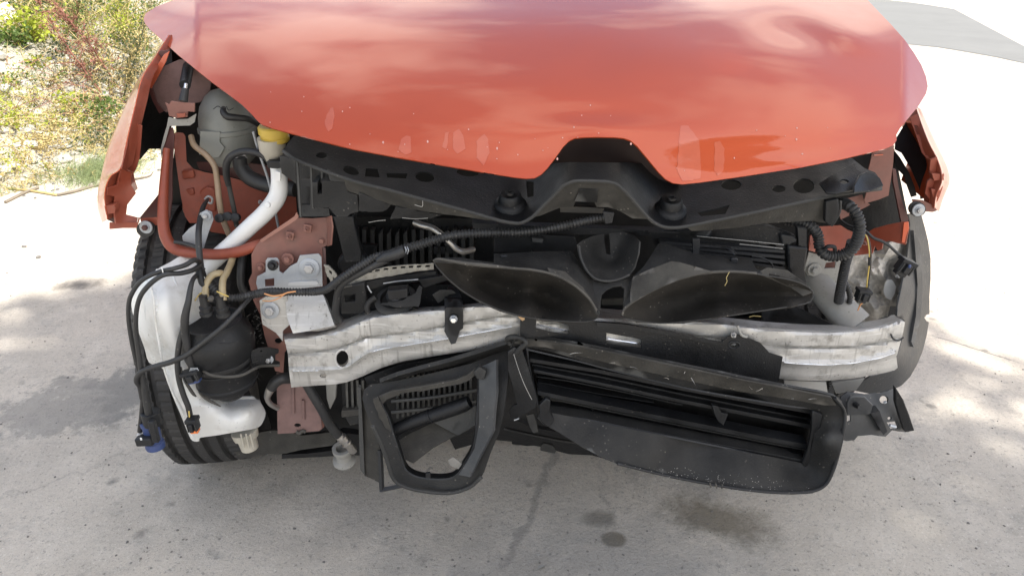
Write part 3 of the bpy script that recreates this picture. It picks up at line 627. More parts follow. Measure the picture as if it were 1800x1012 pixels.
loft('rear_window', [roofrow(3.6, 1.37, .56), roofrow(3.95, .98, .66)], GLASS, car, nv=30, th=.006)
for s in (-1, 1):
    loft('side_window', [[(.02+s*.72, 1.32, 1.02), (.02+s*.63, 1.75, 1.25), (.02+s*.575, 2.02, 1.385)], [(.02+s*.82, 1.5, .965), (.02+s*.80, 1.8, .96), (.02+s*.79, 2.2, .95)]], GLASS, car, nv=16, th=.005)
    loft('side_window', [[(.02+s*.575, 2.02, 1.385), (.02+s*.59, 2.7, 1.43), (.02+s*.56, 3.55, 1.34)], [(.02+s*.79, 2.2, .95), (.02+s*.82, 2.8, .945), (.02+s*.79, 3.6, .955)]], GLASS, car, nv=20, th=.005)
box('underbody', (.02, 2.4, .19), (1.45, 2.6, .06), DEEP, car)

# ------------------------------------------------------------------ bonnet
def hood_d(x, y):
    f = float(np.interp(y, [-140, -70, -35, 40, 141, 227, 307, 358], [.98, .80, .56, .28, .10, .0, -.062, -.082]))
    return f
ys_ = np.linspace(-160, 380, 109); fy = np.array([hood_d(0, y) for y in ys_])
for _ in range(70): fy[1:-1] = (fy[:-2]+fy[1:-1]*2+fy[2:])/4
def gs(x, y, cx, cy, sx, sy, rot=0):
    c, s = math.cos(rot), math.sin(rot); u = ((x-cx)*c+(y-cy)*s)/sx; v = (-(x-cx)*s+(y-cy)*c)/sy; return math.exp(-u*u-v*v)
def hoodf(x, y):
    t = (x-980)/650; d = float(np.interp(y, ys_, fy)) + .125*abs(t)**2.6
    if x < 345: d += .0011*(345-x)*max(0, min(1, (160-y)/120))        # left flank turns down
    if x > 1590: d += .0012*(x-1590)
    d += .017*gs(x, y, 1395, 55, 80, 30, .2) - .010*gs(x, y, 1500, 66, 62, 26, .3) + .004*gs(x, y, 1250, 60, 140, 25, .1) - .005*gs(x, y, 1180, 100, 120, 40)
    d += .004*gs(x, y, 1380, 262, 190, 16, -.06) - .0035*gs(x, y, 1385, 287, 40, 13, -.1) + .002*gs(x, y, 1290, 290, 50, 26, .2)
    d -= .006*gs(x, y, 1050, 226, 80, 18) ; d += .002*gs(x, y, 1050, 200, 110, 16)
    d += .002*gs(x, y, 860, 262, 110, 26, .1)
    d += .0035*noise.noise(Vector((x/260, y/170, 2)))
    return d
hood_bot = [(255, 42), (262, 51), (275, 62), (290, 76), (313, 97), (340, 119), (370, 143), (400, 165), (425, 184), (443, 202), (452, 212), (460, 219), (480, 226), (510, 234), (560, 247), (620, 262), (700, 277), (780, 291), (850, 303), (905, 312), (925, 314), (940, 313), (951, 307), (962, 296), (975, 279), (990, 258), (1000, 248), (1010, 243), (1025, 241.5), (1050, 241), (1080, 241.5), (1097, 243), (1108, 247), (1120, 257), (1140, 281), (1158, 303), (1170, 315), (1183, 322), (1200, 324), (1230, 321), (1300, 311), (1400, 296), (1480, 280), (1530, 268), (1555, 262), (1570, 256), (1576, 247), (1575, 238), (1582, 226), (1595, 210), (1615, 186), (1628, 165), (1631, 152), (1628, 135), (1620, 115), (1606, 92), (1590, 70), (1565, 42), (1530, 6), (1490, -40), (1450, -95)]
hood_out = [(400, -125), (352, -60), (322, -6), (296, 4), (275, 12), (256, 24), (252, 34)] + hood_bot
hood = sheet('bonnet', hood_out, hoodf, PAINT, car, th=.0035, step=8, bevel=.0007, label='dented glossy orange bonnet with a notch in its front edge')
def inner(x, y): return hoodf(x, y)+.035
hin = [(360, 0), (345, 90), (430, 165), (480, 205), (620, 240), (780, 272), (920, 296), (955, 270), (985, 232), (1010, 226), (1090, 226), (1118, 236), (1170, 298), (1230, 304), (1400, 280), (1530, 250), (1560, 215), (1570, 100), (1480, 0)]
sheet('bonnet_lining', hin, lambda x, y: inner(x, y)+.012, MAROON, hood, th=.004, step=24, bevel=0)
def loop_band(a_, b_, name, m, par):    # hem joining bonnet skin to lining round the notch
    V = []; F = []
    for (x, y) in a_: V.append(P(x, y, hoodf(x, y)+.004)); V.append(P(x, y-6, hoodf(x, y)+.05))
    for i in range(len(a_)-1): F.append((2*i, 2*i+1, 2*i+3, 2*i+2))
    return link(name, V, F, m, par)
loop_band(hood_bot[8:52], None, 'bonnet_hem', MAROON, hood)
def peel(pts, k=1): sheet('peeled_patch', pts, lambda x, y: hoodf(x, y)-.0006, PEEL, hood, th=.0004, step=5, bevel=0, rag=.9)
peel([(581, 190), (586, 188), (588, 197), (587, 206), (584, 226), (577, 232), (570, 218), (574, 203)])
peel([(705, 245), (714, 238), (722, 240), (724, 268), (712, 272), (701, 262)])
peel([(783, 234), (789, 232), (788, 250), (784, 262), (778, 258)])
peel([(797, 233), (806, 227), (815, 240), (818, 262), (805, 271), (796, 262)])
peel([(838, 248), (851, 235), (858, 246), (860, 268), (850, 290), (838, 278)])
peel([(1196, 222), (1210, 221), (1228, 246), (1232, 280), (1231, 314), (1200, 319), (1190, 300), (1193, 260)])
peel([(1256, 250), (1266, 248), (1274, 262), (1272, 300), (1262, 309), (1256, 300)])
a = Acc()
for _ in range(45):
    x = random.gauss(800, 260) if random.random() < .6 else random.uniform(950, 1480); y = random.uniform(-50, 60)
    eb = float(np.interp(x, [p[0] for p in hood_bot[10:22]]+[1050, 1200, 1570], [p[1] for p in hood_bot[10:22]]+[240, 322, 256])); yy = eb-6-abs(random.gauss(0, 38))
    if x < 460 or x > 1560 or yy < 60: continue
    r = random.choice([.6, .8, 1.1, 1.6]); a.add(sheet_vf(ell(x, yy, r, r*random.uniform(.7, 1.6), 7), lambda u, v: hoodf(u, v)-.001, .0006, step=99))
link('paint_chips', a.v, a.f, mat('chip_pale', (.62, .34, .28), .7), hood, kind='stuff', smooth=False)

# ------------------------------------------------------------------ front wings
F1 = PX([(298, 62, .42), (275, 99, .34), (251, 137, .27), (240, 180, .225), (229, 225, .195), (222, 256, .185), (213, 296, .175), (196, 309, .17), (187, 328, .165), (185, 350, .165), (190, 386, .17)])
F2_ = PX([(292, 68, .50), (266, 112, .44), (246, 142, .40), (225, 183, .37), (207, 222, .345), (196, 247, .33), (186, 280, .32), (180, 310, .31), (176.5, 335, .305), (176, 360, .30), (184, 386, .29)])
F3 = [Vector((p.x-.03-.01*i/10, p.y+.22+.02*i/10, p.z-.01)) for i, p in enumerate(F2_)]
F4 = [Vector((p.x-.005, p.y+.62, min(p.z+.02, 1.05)-.0)) for p in F3]
lf = loft('front_wing', [F1, F2_, F3], PAINT, car, nv=50, nu=8, th=.0016, label='orange front wing beside the headlight gap nearer the weeds')
sheet('wing_edge', [(252, 136), (247, 150), (236, 195), (229, 225), (224, 256), (214, 297), (221, 300), (226, 275), (233, 235), (240, 200), (249, 160)], [(250, 140, .268), (236, 195, .215), (224, 256, .185), (240, 200, .225), (221, 300, .18)], PAINT2, lf, th=.002)
sheet('wing_flange', [(236, 216), (250, 221), (247, 260), (245, 278), (241, 293), (236, 303), (224, 298), (227, 280), (231, 245)], .215, PAINT2, lf, th=.0015, holes=[[(236.5, 232), (241.5, 230), (240, 251), (233.5, 253)], [(231, 271), (235, 269), (235, 278), (232, 291), (226, 293), (228, 281)]], step=6)
sheet('wing_mount', [(213, 297), (222, 301), (231, 304), (231, 326), (239, 340), (224, 360), (222, 377), (242, 382), (240, 391), (204, 393), (202, 380), (201, 362), (202, 346), (188, 343), (189, 330), (206, 326)], [(213, 297, .18), (239, 340, .20), (222, 377, .19), (240, 391, .19), (188, 343, .165), (202, 380, .17), (230, 320, .20)], PAINT2, lf, th=.005, nz=.003, step=6, bevel=.001)
sheet('wing_mount', [(183, 362), (200, 360), (203, 366), (202, 375), (186, 377)], [(183, 362, .168), (200, 360, .162), (202, 375, .165)], PAINT2, lf, th=.012, step=6, bevel=.001)
sheet('wing_lower_flange', [(192, 391), (241, 391), (243, 382), (246, 384), (240, 401), (216, 401), (192, 403)], .18, PAINT2, lf, th=.002, step=8)
sheet('mount_pocket', [(187, 320), (213, 304), (218, 318), (224, 330), (206, 345), (202, 392), (188, 386), (184, 350)], .235, MAROON, lf, th=.002, step=8)
loft('wing_inner_edge', [F1, [Vector((p.x+.007, p.y+.03, p.z-.002)) for p in F1]], PAINT2, lf, nv=40, nu=2, th=.0015)
bolt(257, 399, .20, 11.5, car, m=MAROON, wm=GALV, head=.45)
sheet('rubber_mount', ell(256, 403, 17, 14, 16), .206, RUBBER, car, th=.006, step=8, bevel=.001)
sheet('mount_tab', [(246, 384), (275, 382), (286, 388), (280, 396), (250, 398)], .21, PAINT2, car, th=.003)
# dark inner liner, seen behind the headlight gap
sheet('wheel_arch_liner', [(300, 70), (330, 100), (300, 230), (288, 262), (262, 262), (247, 280), (243, 278), (250, 222), (236, 214), (250, 150), (270, 105)], [(300, 70, .6), (330, 100, .6), (262, 262, .46), (243, 278, .40), (250, 150, .42), (290, 240, .5)], DEEP, car, th=.003)

# right wing
R1 = PX([(1611, 190, .33), (1622, 222, .275), (1634, 252, .24), (1647, 277, .215), (1655, 300, .20), (1656, 320, .195), (1646, 345, .195), (1643, 366, .20)])
R2 = PX([(1616, 190, .40), (1630, 222, .36), (1643, 250, .335), (1656, 276, .315), (1665, 300, .305), (1666, 318, .30), (1655, 345, .29), (1647, 368, .285)])
R3 = [Vector((p.x+.02, p.y+.2, p.z)) for p in R2]
rw = loft('front_wing', [R1, R2, R3], PAINT, car, nv=50, nu=8, th=.0016, label='orange front wing on the bright side with its lower mounting torn')
sheet('wing_flange', [(1598, 206), (1612, 201), (1622, 222), (1634, 250), (1647, 275), (1638, 281), (1629, 279), (1620, 268), (1608, 232)], [(1598, 206, .30), (1612, 201, .30), (1647, 275, .225), (1629, 279, .235)], PAINT2, rw, th=.0016, holes=[[(1606, 220), (1612, 220), (1618, 235), (1612, 237)], [(1620, 254), (1627, 255), (1632, 272), (1627, 273)]], step=6)
sheet('wing_mount', [(1636, 281), (1647, 276), (1655, 298), (1660, 307), (1657, 330), (1652, 345), (1642, 366), (1632, 362), (1634, 350), (1626, 340), (1630, 320), (1638, 312), (1634, 298)], .21, PAINT2, rw, th=.005, nz=.003, step=6, bevel=.001)
sheet('wing_mount', [(1638, 305), (1658, 306), (1660, 317), (1642, 318)], .20, PAINT2, rw, th=.014, step=8, bevel=.001)
sheet('wing_mount', [(1637, 332), (1653, 334), (1651, 346), (1640, 347)], .20, PAINT2, rw, th=.014, step=8, bevel=.001)
sheet('wing_lower_flange', [(1603, 350), (1622, 352), (1642, 362), (1648, 370), (1640, 373), (1625, 372), (1606, 362)], .205, PRIMER, rw, th=.002, step=8)
loft('wing_inner_edge', [R1, [Vector((p.x-.006, p.y+.03, p.z-.002)) for p in R1]], PAINT2, rw, nv=40, nu=2, th=.0015)
bolt(1614, 369, .185, 11, car, m=STEEL, wm=GALV, head=.5)
sheet('rubber_mount', ell(1613, 368, 15, 13, 16), .192, RUBBER, car, th=.006, step=8, bevel=.001)
sheet('wheel_arch_liner', [(1598, 205), (1612, 205), (1650, 300), (1638, 345), (1618, 350), (1616, 330), (1601, 295), (1585, 268), (1573, 262), (1574, 245)], [(1598, 205, .5), (1650, 300, .40), (1618, 350, .38), (1573, 262, .45)], DEEP, car, th=.003, step=12)
sheet('wheel_arch_liner', [(1572, 264), (1583, 278), (1598, 303), (1608, 328), (1612, 344), (1602, 347), (1594, 325), (1590, 310), (1580, 300), (1574, 290)], .36, DEEP, car, th=.003, step=12)

# ------------------------------------------------------------------ tyre
def tyre(par, C_, R_=.33, W_=.22, yaw=0.0, name='wheel', label=None):
    V = []; F = []; NA = 320; prof = []
    xs = [-.5, -.495, -.47, -.425, -.36, -.345, -.30, -.285, -.17, -.155, -.115, -.10, .0, .015, .06, .075, .165, .18, .22, .235, .33, .345, .36, .425, .47, .495, .5]
    for i, x in enumerate(xs):
        ax = abs(x); z = R_-.0*ax - (.004*(ax/.4)**2 if ax <= .43 else .004+(ax-.43)*.25)
        groove = -.345 <= x <= -.30 or -.155 <= x <= -.115 or .015 <= x <= .06 or .18 <= x <= .22
        if groove: z -= .011
        prof.append((x*W_, z, groove))
    prof = [(-.49*W_, R_*.66, False), (-.515*W_, R_*.80, False)] + prof + [(.515*W_, R_*.80, False), (.49*W_, R_*.66, False)]
    for a_ in range(NA):
        an = 2*PI*a_/NA
        for j, (x, r, g) in enumerate(prof):
            rr = r; sh = x*1.1
            ph = ((a_+int(abs(x)/W_*5)) % 4) == 0
            if not g and r > R_*.93 and ph and abs(x) > .23*W_: rr -= .007
            V.append(Vector((x, -math.sin(an)*rr, math.cos(an)*rr)))
    n = len(prof)
    for a_ in range(NA):
        for j in range(n-1): F.append((a_*n+j, a_*n+j+1, ((a_+1) % NA)*n+j+1, ((a_+1) % NA)*n+j))
    M = Matrix.Translation(C_) @ Matrix.Rotation(yaw, 4, 'Z')
    h = bpy.data.objects.new(name, None); COL.objects.link(h); h.parent = par; h.location = Vector(C_)-ORI[par]; ORI[h] = Vector(C_)
    if label: h['label'] = label
    link('tyre', [M@v for v in V], F, TYRE, h, sharp=25)
    lathe('rim', M@Vector((-.09, 0, 0)), M.to_3x3()@Vector((1, 0, 0)), [(0, .02), (.0, .19), (.02, .215), (.02, .222), (.16, .222), (.18, .222), (.18, .1), (.12, .05)], PIPE, h, 36)
wh = tyre(car, (-.755, .452, .330), W_=.205, yaw=math.radians(10), R_=.330)
for s in (-1, 1): tyre(car, (.02+s*.76, 3.1, .31), R_=.31)
tyre(car, (.72, .62, .31), R_=.31, yaw=math.radians(8))

# ------------------------------------------------------------------ dark engine bay behind everything
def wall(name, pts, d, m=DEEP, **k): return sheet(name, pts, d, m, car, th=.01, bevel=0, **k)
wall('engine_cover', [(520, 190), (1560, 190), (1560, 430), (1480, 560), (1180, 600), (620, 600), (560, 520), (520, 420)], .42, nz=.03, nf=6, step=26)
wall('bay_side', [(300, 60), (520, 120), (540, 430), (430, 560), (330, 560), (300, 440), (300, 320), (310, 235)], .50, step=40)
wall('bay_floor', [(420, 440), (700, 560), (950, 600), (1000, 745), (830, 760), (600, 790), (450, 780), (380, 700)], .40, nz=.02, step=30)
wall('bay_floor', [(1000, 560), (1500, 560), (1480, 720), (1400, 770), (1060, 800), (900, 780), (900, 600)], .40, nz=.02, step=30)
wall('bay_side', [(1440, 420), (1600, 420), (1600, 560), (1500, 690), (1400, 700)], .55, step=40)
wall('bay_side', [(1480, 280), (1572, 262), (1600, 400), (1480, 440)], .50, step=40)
box('added_shade_tray', (.02, .98, .165), (1.36, .92, .03), DEEP, car)  # unseen tray added to deepen the shade under the car front
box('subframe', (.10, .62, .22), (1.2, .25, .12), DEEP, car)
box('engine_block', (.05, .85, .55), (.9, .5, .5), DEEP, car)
# fan cowl with upright ribs, behind the wiring loom
a = Acc()
for i in range(15):
    x = 622+i*14.5; a.add(sheet_vf([(x, 408+random.uniform(-8, 6)), (x+7, 404), (x+8, 470), (x+1, 474)], .235, .02, step=99))
link('cowl_rib', a.v, a.f, DUSTYP, car, kind='stuff', bevel=.001)
sheet('fan_cowl', [(590, 380), (900, 385), (940, 450), (860, 480), (600, 500), (575, 440)], .262, BLACKP, car, th=.004, step=20, nz=.006)
sheet('fan_cowl_arm', [(636, 430), (662, 432), (660, 448), (640, 452)], .20, BLACKP, car, th=.012)
for x in (762, 775, 789): sheet('cowl_slot_frame', [(x, 434), (x+8, 434), (x+8, 446), (x, 446)], .225, BLACKP, car, th=.006, step=9)

# ------------------------------------------------------------------ air intake support panel under the bonnet
top_l = [(491, 272), (497, 264), (519, 279), (547, 291), (605, 312), (642, 323), (680, 332), (742, 349), (817, 369), (880, 387), (905, 391), (918, 390), (935, 381), (948, 368), (962, 354), (977, 339), (990, 326), (1002, 320), (1017, 317), (1060, 318), (1075, 320), (1087, 325), (1105, 342), (1118, 357), (1130, 371), (1143, 385), (1155, 393), (1168, 398), (1185, 399), (1205, 397), (1255, 387), (1337, 370), (1440, 348), (1500, 337), (1549, 331)]
def supd(x, y):                         # panel: rises backwards, swept back at its sides
    e = float(np.interp(x, [p[0] for p in top_l], [p[1] for p in top_l])); s = max(0, e-y)
    return -.015 + .10*((x-1030)/520)**2 + s*.0021
sup_out = top_l + [(1552, 326), (1545, 312), (1538, 303), (1520, 296), (1500, 280), (1470, 262), (1300, 260), (1185, 292), (1135, 288), (1110, 286), (1000, 285), (965, 287), (930, 285), (800, 250), (700, 240), (620, 230), (560, 222), (530, 225), (516, 240), (503, 256)]
sup = sheet('intake_support_panel', sup_out, supd, BLACKP, car, th=.003, step=11, nz=.003, holes=[ell(565, 273, 10, 5), ell(617, 300, 15, 7, rot=.3), [(643, 296), (664, 297), (668, 312), (641, 310)], ell(747, 311, 17, 9, rot=.1), [(679, 304), (716, 305), (714, 314), (681, 312)], ell(822, 303, 20, 7, rot=.1), ell(1413, 327, 19, 13), ell(1369, 332, 12, 6), ell(1285, 325, 18, 9), [(1226, 374), (1262, 366), (1283, 360), (1275, 376), (1232, 380)], [(925, 318), (938, 320), (938, 345), (927, 347)]])
v, f = tube_vf([(x, y+1, supd(x, y)) for x, y in top_l[1:]], 3.2, seg=6, n=2); link('rolled_edge', v, f, DUSTYP, sup)
# dusty front flange hanging from its edge
def flg(pts, dd=.012, label=None, m=GREYP): return sheet('hanging_flange', pts, lambda x, y: supd(x, y-0)+dd+.0, m, sup, th=.003, step=9, nz=.002, label=label)
def fd(x, y):
    e = float(np.interp(x, [p[0] for p in top_l], [p[1] for p in top_l])); return -.012+.10*((x-1030)/520)**2+.0005*max(0, y-e)
sheet('hanging_flange', [(604, 313), (642, 324), (680, 333), (742, 350), (817, 370), (880, 388), (852, 387), (838, 384), (760, 374), (710, 366), (667, 353), (640, 346), (612, 336), (607, 326)], fd, GREYP, sup, th=.003, step=8, nz=.003, rag=.4)
sheet('hanging_flange', [(937, 382), (950, 369), (964, 355), (979, 340), (992, 328), (1003, 322), (1018, 319), (1060, 320), (1075, 322), (1086, 327), (1103, 344), (1116, 359), (1128, 373), (1141, 385), (1112, 384), (1100, 377), (1085, 369), (1068, 364), (1049, 364), (1045, 356), (1012, 354), (1008, 363), (982, 366), (950, 379)], fd, GREYP, sup, th=.003, step=8, nz=.003, label='arched middle flange with a square notch')
sheet('flange_tab', [(1019, 333), (1051, 334), (1050, 356), (1010, 354)], lambda x, y: fd(x, y)-.004, DUSTYP, sup, th=.003, step=8)
sheet('hanging_flange', [(1205, 399), (1255, 389), (1337, 372), (1440, 350), (1452, 352), (1455, 372), (1453, 392), (1440, 391), (1428, 388), (1340, 393), (1300, 400), (1240, 405), (1216, 406)], fd, GREYP, sup, th=.003, step=8, nz=.003)
for cx, cy in ((897, 352), (1177, 361)):
    c = P(cx, cy+10, supd(cx, cy+10)-.004); k = mpp(cx, cy, .03)
    lathe('rubber_buffer', c, (0, -.25, 1), [(0, k*30), (.006, k*29), (.010, k*25), (.012, k*22), (.022, k*20), (.026, k*17), (.0265, k*9), (.030, k*8), (.030, k*4), (.026, k*3)], BLACKP, sup, 26)
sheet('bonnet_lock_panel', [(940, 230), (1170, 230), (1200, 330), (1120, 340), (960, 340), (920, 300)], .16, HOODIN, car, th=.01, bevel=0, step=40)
# brackets under its left end
sheet('support_gusset', [(491, 274), (519, 282), (521, 324), (510, 315), (495, 305)], .055, DUSTYP, car, th=.003)
sheet('headlight_cradle', [(519, 282), (548, 292), (565, 296), (567, 320), (550, 322), (549, 364), (578, 366), (580, 380), (527, 381), (522, 330)], .10, BLACKP, car, th=.006, holes=[[(523, 300), (546, 300), (546, 316), (524, 316)], [(525, 328), (545, 328), (545, 360), (528, 360)]], step=8)
sheet('cradle_back', [(519, 284), (640, 320), (625, 385), (525, 382)], .15, BLACKP, car, th=.004)
for a_, b_ in (((523, 283), (529, 381)), ((547, 292), (551, 366)), ((566, 298), (566, 322))): v, f = tube_vf([(*a_, .085), (*b_, .085)], 2.5, seg=4, n=1); link('cradle_rib', v, f, DUSTYP, car)
sheet('cradle_block', [(566, 318), (605, 320), (612, 338), (628, 343), (630, 372), (616, 376), (610, 381), (592, 381), (584, 372), (578, 365), (550, 365), (549, 321), (558, 320), (558, 341), (566, 341)], .062, DUSTYP, car, th=.05, bevel=.002, nz=.003)
sheet('cradle_tab', [(575, 297), (604, 312), (606, 320), (580, 318)], .06, DUSTYP, car, th=.004)
sheet('cradle_leg', [(584, 380), (620, 380), (627, 410), (635, 445), (634, 460), (606, 462), (597, 425)], .09, BLACKP, car, th=.02, nz=.004, bevel=.002)
sheet('leg_cover', ell(618, 465, 26, 22), .12, BLACKP, car, th=.03, bevel=.008)
sheet('torn_flap', [(631, 338), (660, 350), (688, 360), (680, 368), (672, 372), (650, 373), (630, 371)], .05, DUSTYP, car, th=.003, nz=.006, rag=.8, step=6)
sheet('torn_flap', [(695, 364), (720, 368), (752, 374), (778, 378), (757, 384), (728, 383), (708, 384), (685, 386)], .035, DUSTYP, car, th=.003, nz=.006, rag=.8, step=6)
for q in ([(648, 391, .05), (665, 388, .045), (678, 387, .045)], [(707, 383, .03), (730, 384.5, .03), (752, 383.5, .03)], [(729, 360, .0), (742, 363, .0), (743, 353, .0)]):
    v, f = tube_vf(q, .55, seg=5); link('torn_edge', v, f, ALUD, car)

# ------------------------------------------------------------------ right end of the panel
sheet('headlight_shroud', [(1440, 322), (1470, 302), (1495, 290), (1502, 286), (1506, 297), (1515, 303), (1503, 325), (1500, 334), (1470, 340), (1452, 338)], [(1440, 322, .06), (1495, 290, .12), (1515, 303, .10), (1500, 334, .05), (1470, 320, .05)], BLACKP, car, th=.004, holes=[ell(1484, 319, 8, 4)])
sheet('headlight_shroud', [(1502, 327), (1512, 308), (1523, 303), (1535, 305), (1547, 313), (1553, 326), (1530, 335), (1502, 338)], [(1502, 327, .04), (1523, 303, .075), (1553, 326, .06), (1530, 335, .045), (1520, 320, .07)], BLACKP, car, th=.004)
sheet('rail_panel', [(1533, 270), (1572, 256), (1570, 290), (1562, 344), (1545, 351), (1521, 358), (1519, 352), (1528, 322), (1526, 300)], .20, PRIMER, car, th=.003, label='brown dusty panel behind the headlight opening')
v, f = tube_vf([(1536, 273, .195), (1552, 272, .195)], 1.3, seg=5); link('panel_crease', v, f, PEEL, car)
sheet('apron_strip', [(1569, 296), (1575, 298), (1580, 330), (1588, 360), (1598, 386), (1590, 396), (1584, 390), (1576, 350), (1570, 320)], .21, MAROON, car, th=.006)
sheet('rail_panel', [(1487, 350), (1516, 342), (1519, 353), (1530, 360), (1500, 376), (1478, 386), (1474, 372)], .22, PRIMER, car, th=.003)
sheet('support_bracket', [(1452, 354), (1474, 349), (1476, 372), (1466, 396), (1458, 397), (1450, 390)], .045, BLACKP, car, th=.012, bevel=.002)
v, f = tube_vf([(1478, 353, .03), (1477, 372, .03), (1468, 390, .035), (1462, 397, .04)], 1.6, seg=6); link('bracket_edge', v, f, DUSTYP, car)
sheet('apron', [(1422, 440), (1424, 415), (1440, 398), (1462, 397), (1478, 396), (1490, 404), (1500, 408), (1520, 412), (1535, 402), (1560, 395), (1585, 390), (1597, 390), (1598, 402), (1592, 430), (1576, 427), (1562, 423), (1552, 428), (1550, 438), (1543, 441), (1538, 432), (1533, 446), (1520, 447), (1500, 449), (1478, 448), (1450, 448)], [(1422, 440, .20), (1440, 398, .22), (1500, 408, .24), (1597, 390, .17), (1592, 430, .165), (1500, 449, .22), (1550, 410, .20)], PAINT2, car, th=.003, step=8, nz=.003, holes=[ell(1421+4, 429, 1, 1, 4), ell(1553, 425, 3, 2)], label='bent orange apron plate')
sheet('apron_corner', [(1589, 391), (1597, 390), (1598, 402), (1592, 428), (1585, 426)], .165, PAINT, car, th=.003)
for q in ((1519, 427, 4), (1436, 430, 6), (1571, 410, 3)): bolt(q[0], q[1], .19, q[2], car, m=PRIMER)
def feltd(x, y): return .30 + .02*math.sin(x/9)*math.sin(y/13)
sheet('fibre_liner', [(1486, 448), (1545, 440), (1560, 424), (1597, 425), (1594, 460), (1586, 500), (1580, 538), (1565, 538), (1560, 555), (1500, 575), (1470, 570), (1480, 520), (1480, 470)], feltd, FELT, car, th=.01, step=7, nz=.03, nf=20, bevel=0)
sheet('liner_patch', [(1560, 492), (1569, 493), (1575, 503), (1573, 517), (1566, 527), (1558, 524), (1553, 511), (1556, 498)], .275, WHITEP, car, th=.004, step=5, rag=.7)
bolt(1576, 485, .255, 3, car); bolt(1579, 521, .255, 3, car)
sheet('end_plate', [(1422, 443), (1440, 448), (1480, 455), (1476, 480), (1468, 512), (1460, 520), (1430, 500), (1413, 474)], .215, ALUD, car, th=.004, holes=[[(1452, 462), (1469, 460), (1468, 471), (1449, 472)]])
sheet('rail_end', [(1446, 456), (1474, 456), (1474, 478), (1446, 478)], .235, PRIMER, car, th=.004)
bolt(1431, 474, .21, 12, car, m=ALUD)
def armd(x, y): return float(np.interp(y, [480, 575], [.21, .07]))
tube('crash_box', [(1424, 480, .25), (1436, 497, .22), (1466, 532, .17), (1496, 562, .135), (1506, 572, .125)], [24, 26, 29, 31, 31], ALUD, car, seg=24, flat=.8, label='pale dusty crash box strut behind the bright end of the beam')
sheet('crash_box_side', [(1340, 545), (1398, 500), (1400, 540), (1475, 575), (1340, 580)], .20, BLACKP, car, th=.006, step=12)

# big wheel arch liner at the right edge
LN = [(1597, 377), (1608, 374), (1620, 378), (1626, 400), (1632, 425), (1636, 455), (1636, 490), (1634, 520), (1634, 552), (1629, 553), (1625, 558), (1629, 564), (1633, 566), (1629, 590), (1622, 617), (1612, 641), (1600, 662), (1584, 678), (1560, 688), (1530, 692), (1500, 686), (1497, 680), (1530, 662), (1570, 652), (1578, 622), (1586, 596), (1590, 563), (1577, 556), (1578, 538), (1585, 505), (1594, 460), (1598, 425), (1600, 395)]
sheet('wheel_arch_liner', LN, [(1597, 377, .27), (1636, 480, .36), (1629, 590, .36), (1584, 678, .26), (1500, 686, .20), (1578, 622, .20), (1594, 460, .26), (1612, 520, .29), (1604, 600, .28)], LINER, car, th=.004, step=9, label='big dark grey wheel arch liner standing out past the beam', lines=[[(1612, 385), (1618, 440), (1619, 520), (1612, 585), (1598, 640)]])
sheet('liner_rib', [(1606, 405), (1618, 430), (1622, 500), (1618, 560), (1606, 610), (1602, 600), (1610, 555), (1613, 500), (1609, 440)], [(1606, 405, .275), (1622, 500, .30), (1606, 610, .262), (1613, 500, .285)], LINER, car, th=.012, step=9, bevel=.004)
# torn lower bracket
brk = sheet('bumper_bracket', [(1478, 697), (1490, 688), (1520, 692), (1548, 690), (1562, 686), (1574, 680), (1588, 702), (1598, 728), (1607, 755), (1596, 759), (1580, 758), (1568, 756), (1557, 767), (1545, 766), (1532, 764), (1508, 766), (1502, 773), (1488, 775), (1478, 772)], [(1478, 697, .06), (1574, 680, .10), (1607, 755, .08), (1488, 775, .03), (1530, 730, .045)], LINER, car, th=.004, step=7, holes=[ell(1554, 702, 8, 7, 12), ell(1564, 735, 4, 3, 8), [(1559, 742), (1575, 740), (1580, 752), (1566, 754)], [(1486, 731), (1495, 729), (1495, 740), (1486, 742)]], label='torn dark bracket sticking out beside the lower grille')
sheet('bracket_side', [(1574, 680), (1588, 702), (1598, 728), (1608, 757), (1591, 760), (1582, 735), (1574, 708)], .055, BLACKP, brk, th=.012, bevel=.002)
sheet('bracket_step', [(1531, 726), (1546, 722), (1560, 758), (1553, 764)], .03, BLACKP, brk, th=.02, bevel=.002)
sheet('bracket_ear', [(1489, 730), (1489, 708), (1495, 698), (1505, 696), (1520, 697), (1535, 712), (1530, 728)], .03, LINER, brk, th=.006, bevel=.002)
lathe('bracket_pin', P(1504, 711, .028), (0, -.9, .3), [(0, .006), (.01, .005), (.018, .004)], BLACKP, brk, 10)
for q in ([(1555, 706, .05), (1556, 707, .05)], [(1564, 747, .04), (1574, 750, .04)]): v, f = tube_vf(q, 3.0, seg=6); link('bracket_clip', v, f, GALV, brk)
# ------------------------------------------------------------------ left side: apron, rails, tubes
sheet('inner_wing_panel', [(285, 118), (315, 105), (345, 108), (372, 138), (368, 165), (352, 180), (330, 184), (292, 198), (274, 186), (264, 160)], .36, PINKF, car, th=.003, nz=.003)
sheet('inner_wing_strip', [(258, 151), (270, 125), (288, 96), (298, 90), (292, 108), (278, 135), (266, 156)], .33, PEEL, car, th=.003)
sheet('inner_wing_edge', [(250, 140), (280, 90), (298, 88), (268, 155), (276, 180), (288, 196), (280, 200), (268, 178), (262, 160)], .35, MAROON, car, th=.003)
v, f = tube_vf([(335, 98, .50), (331, 118, .36), (325, 150, .29)], [8, 9, 9.5], seg=16); link('damper_tube', v, f, BLACKP, car)
tube('damper_rod', [(327, 148, .27), (325, 160, .26)], 3.2, ALUB, car); tube('damper_boot', [(326, 156, .26), (322, 178, .25)], [6, 8], RUBBER, car)
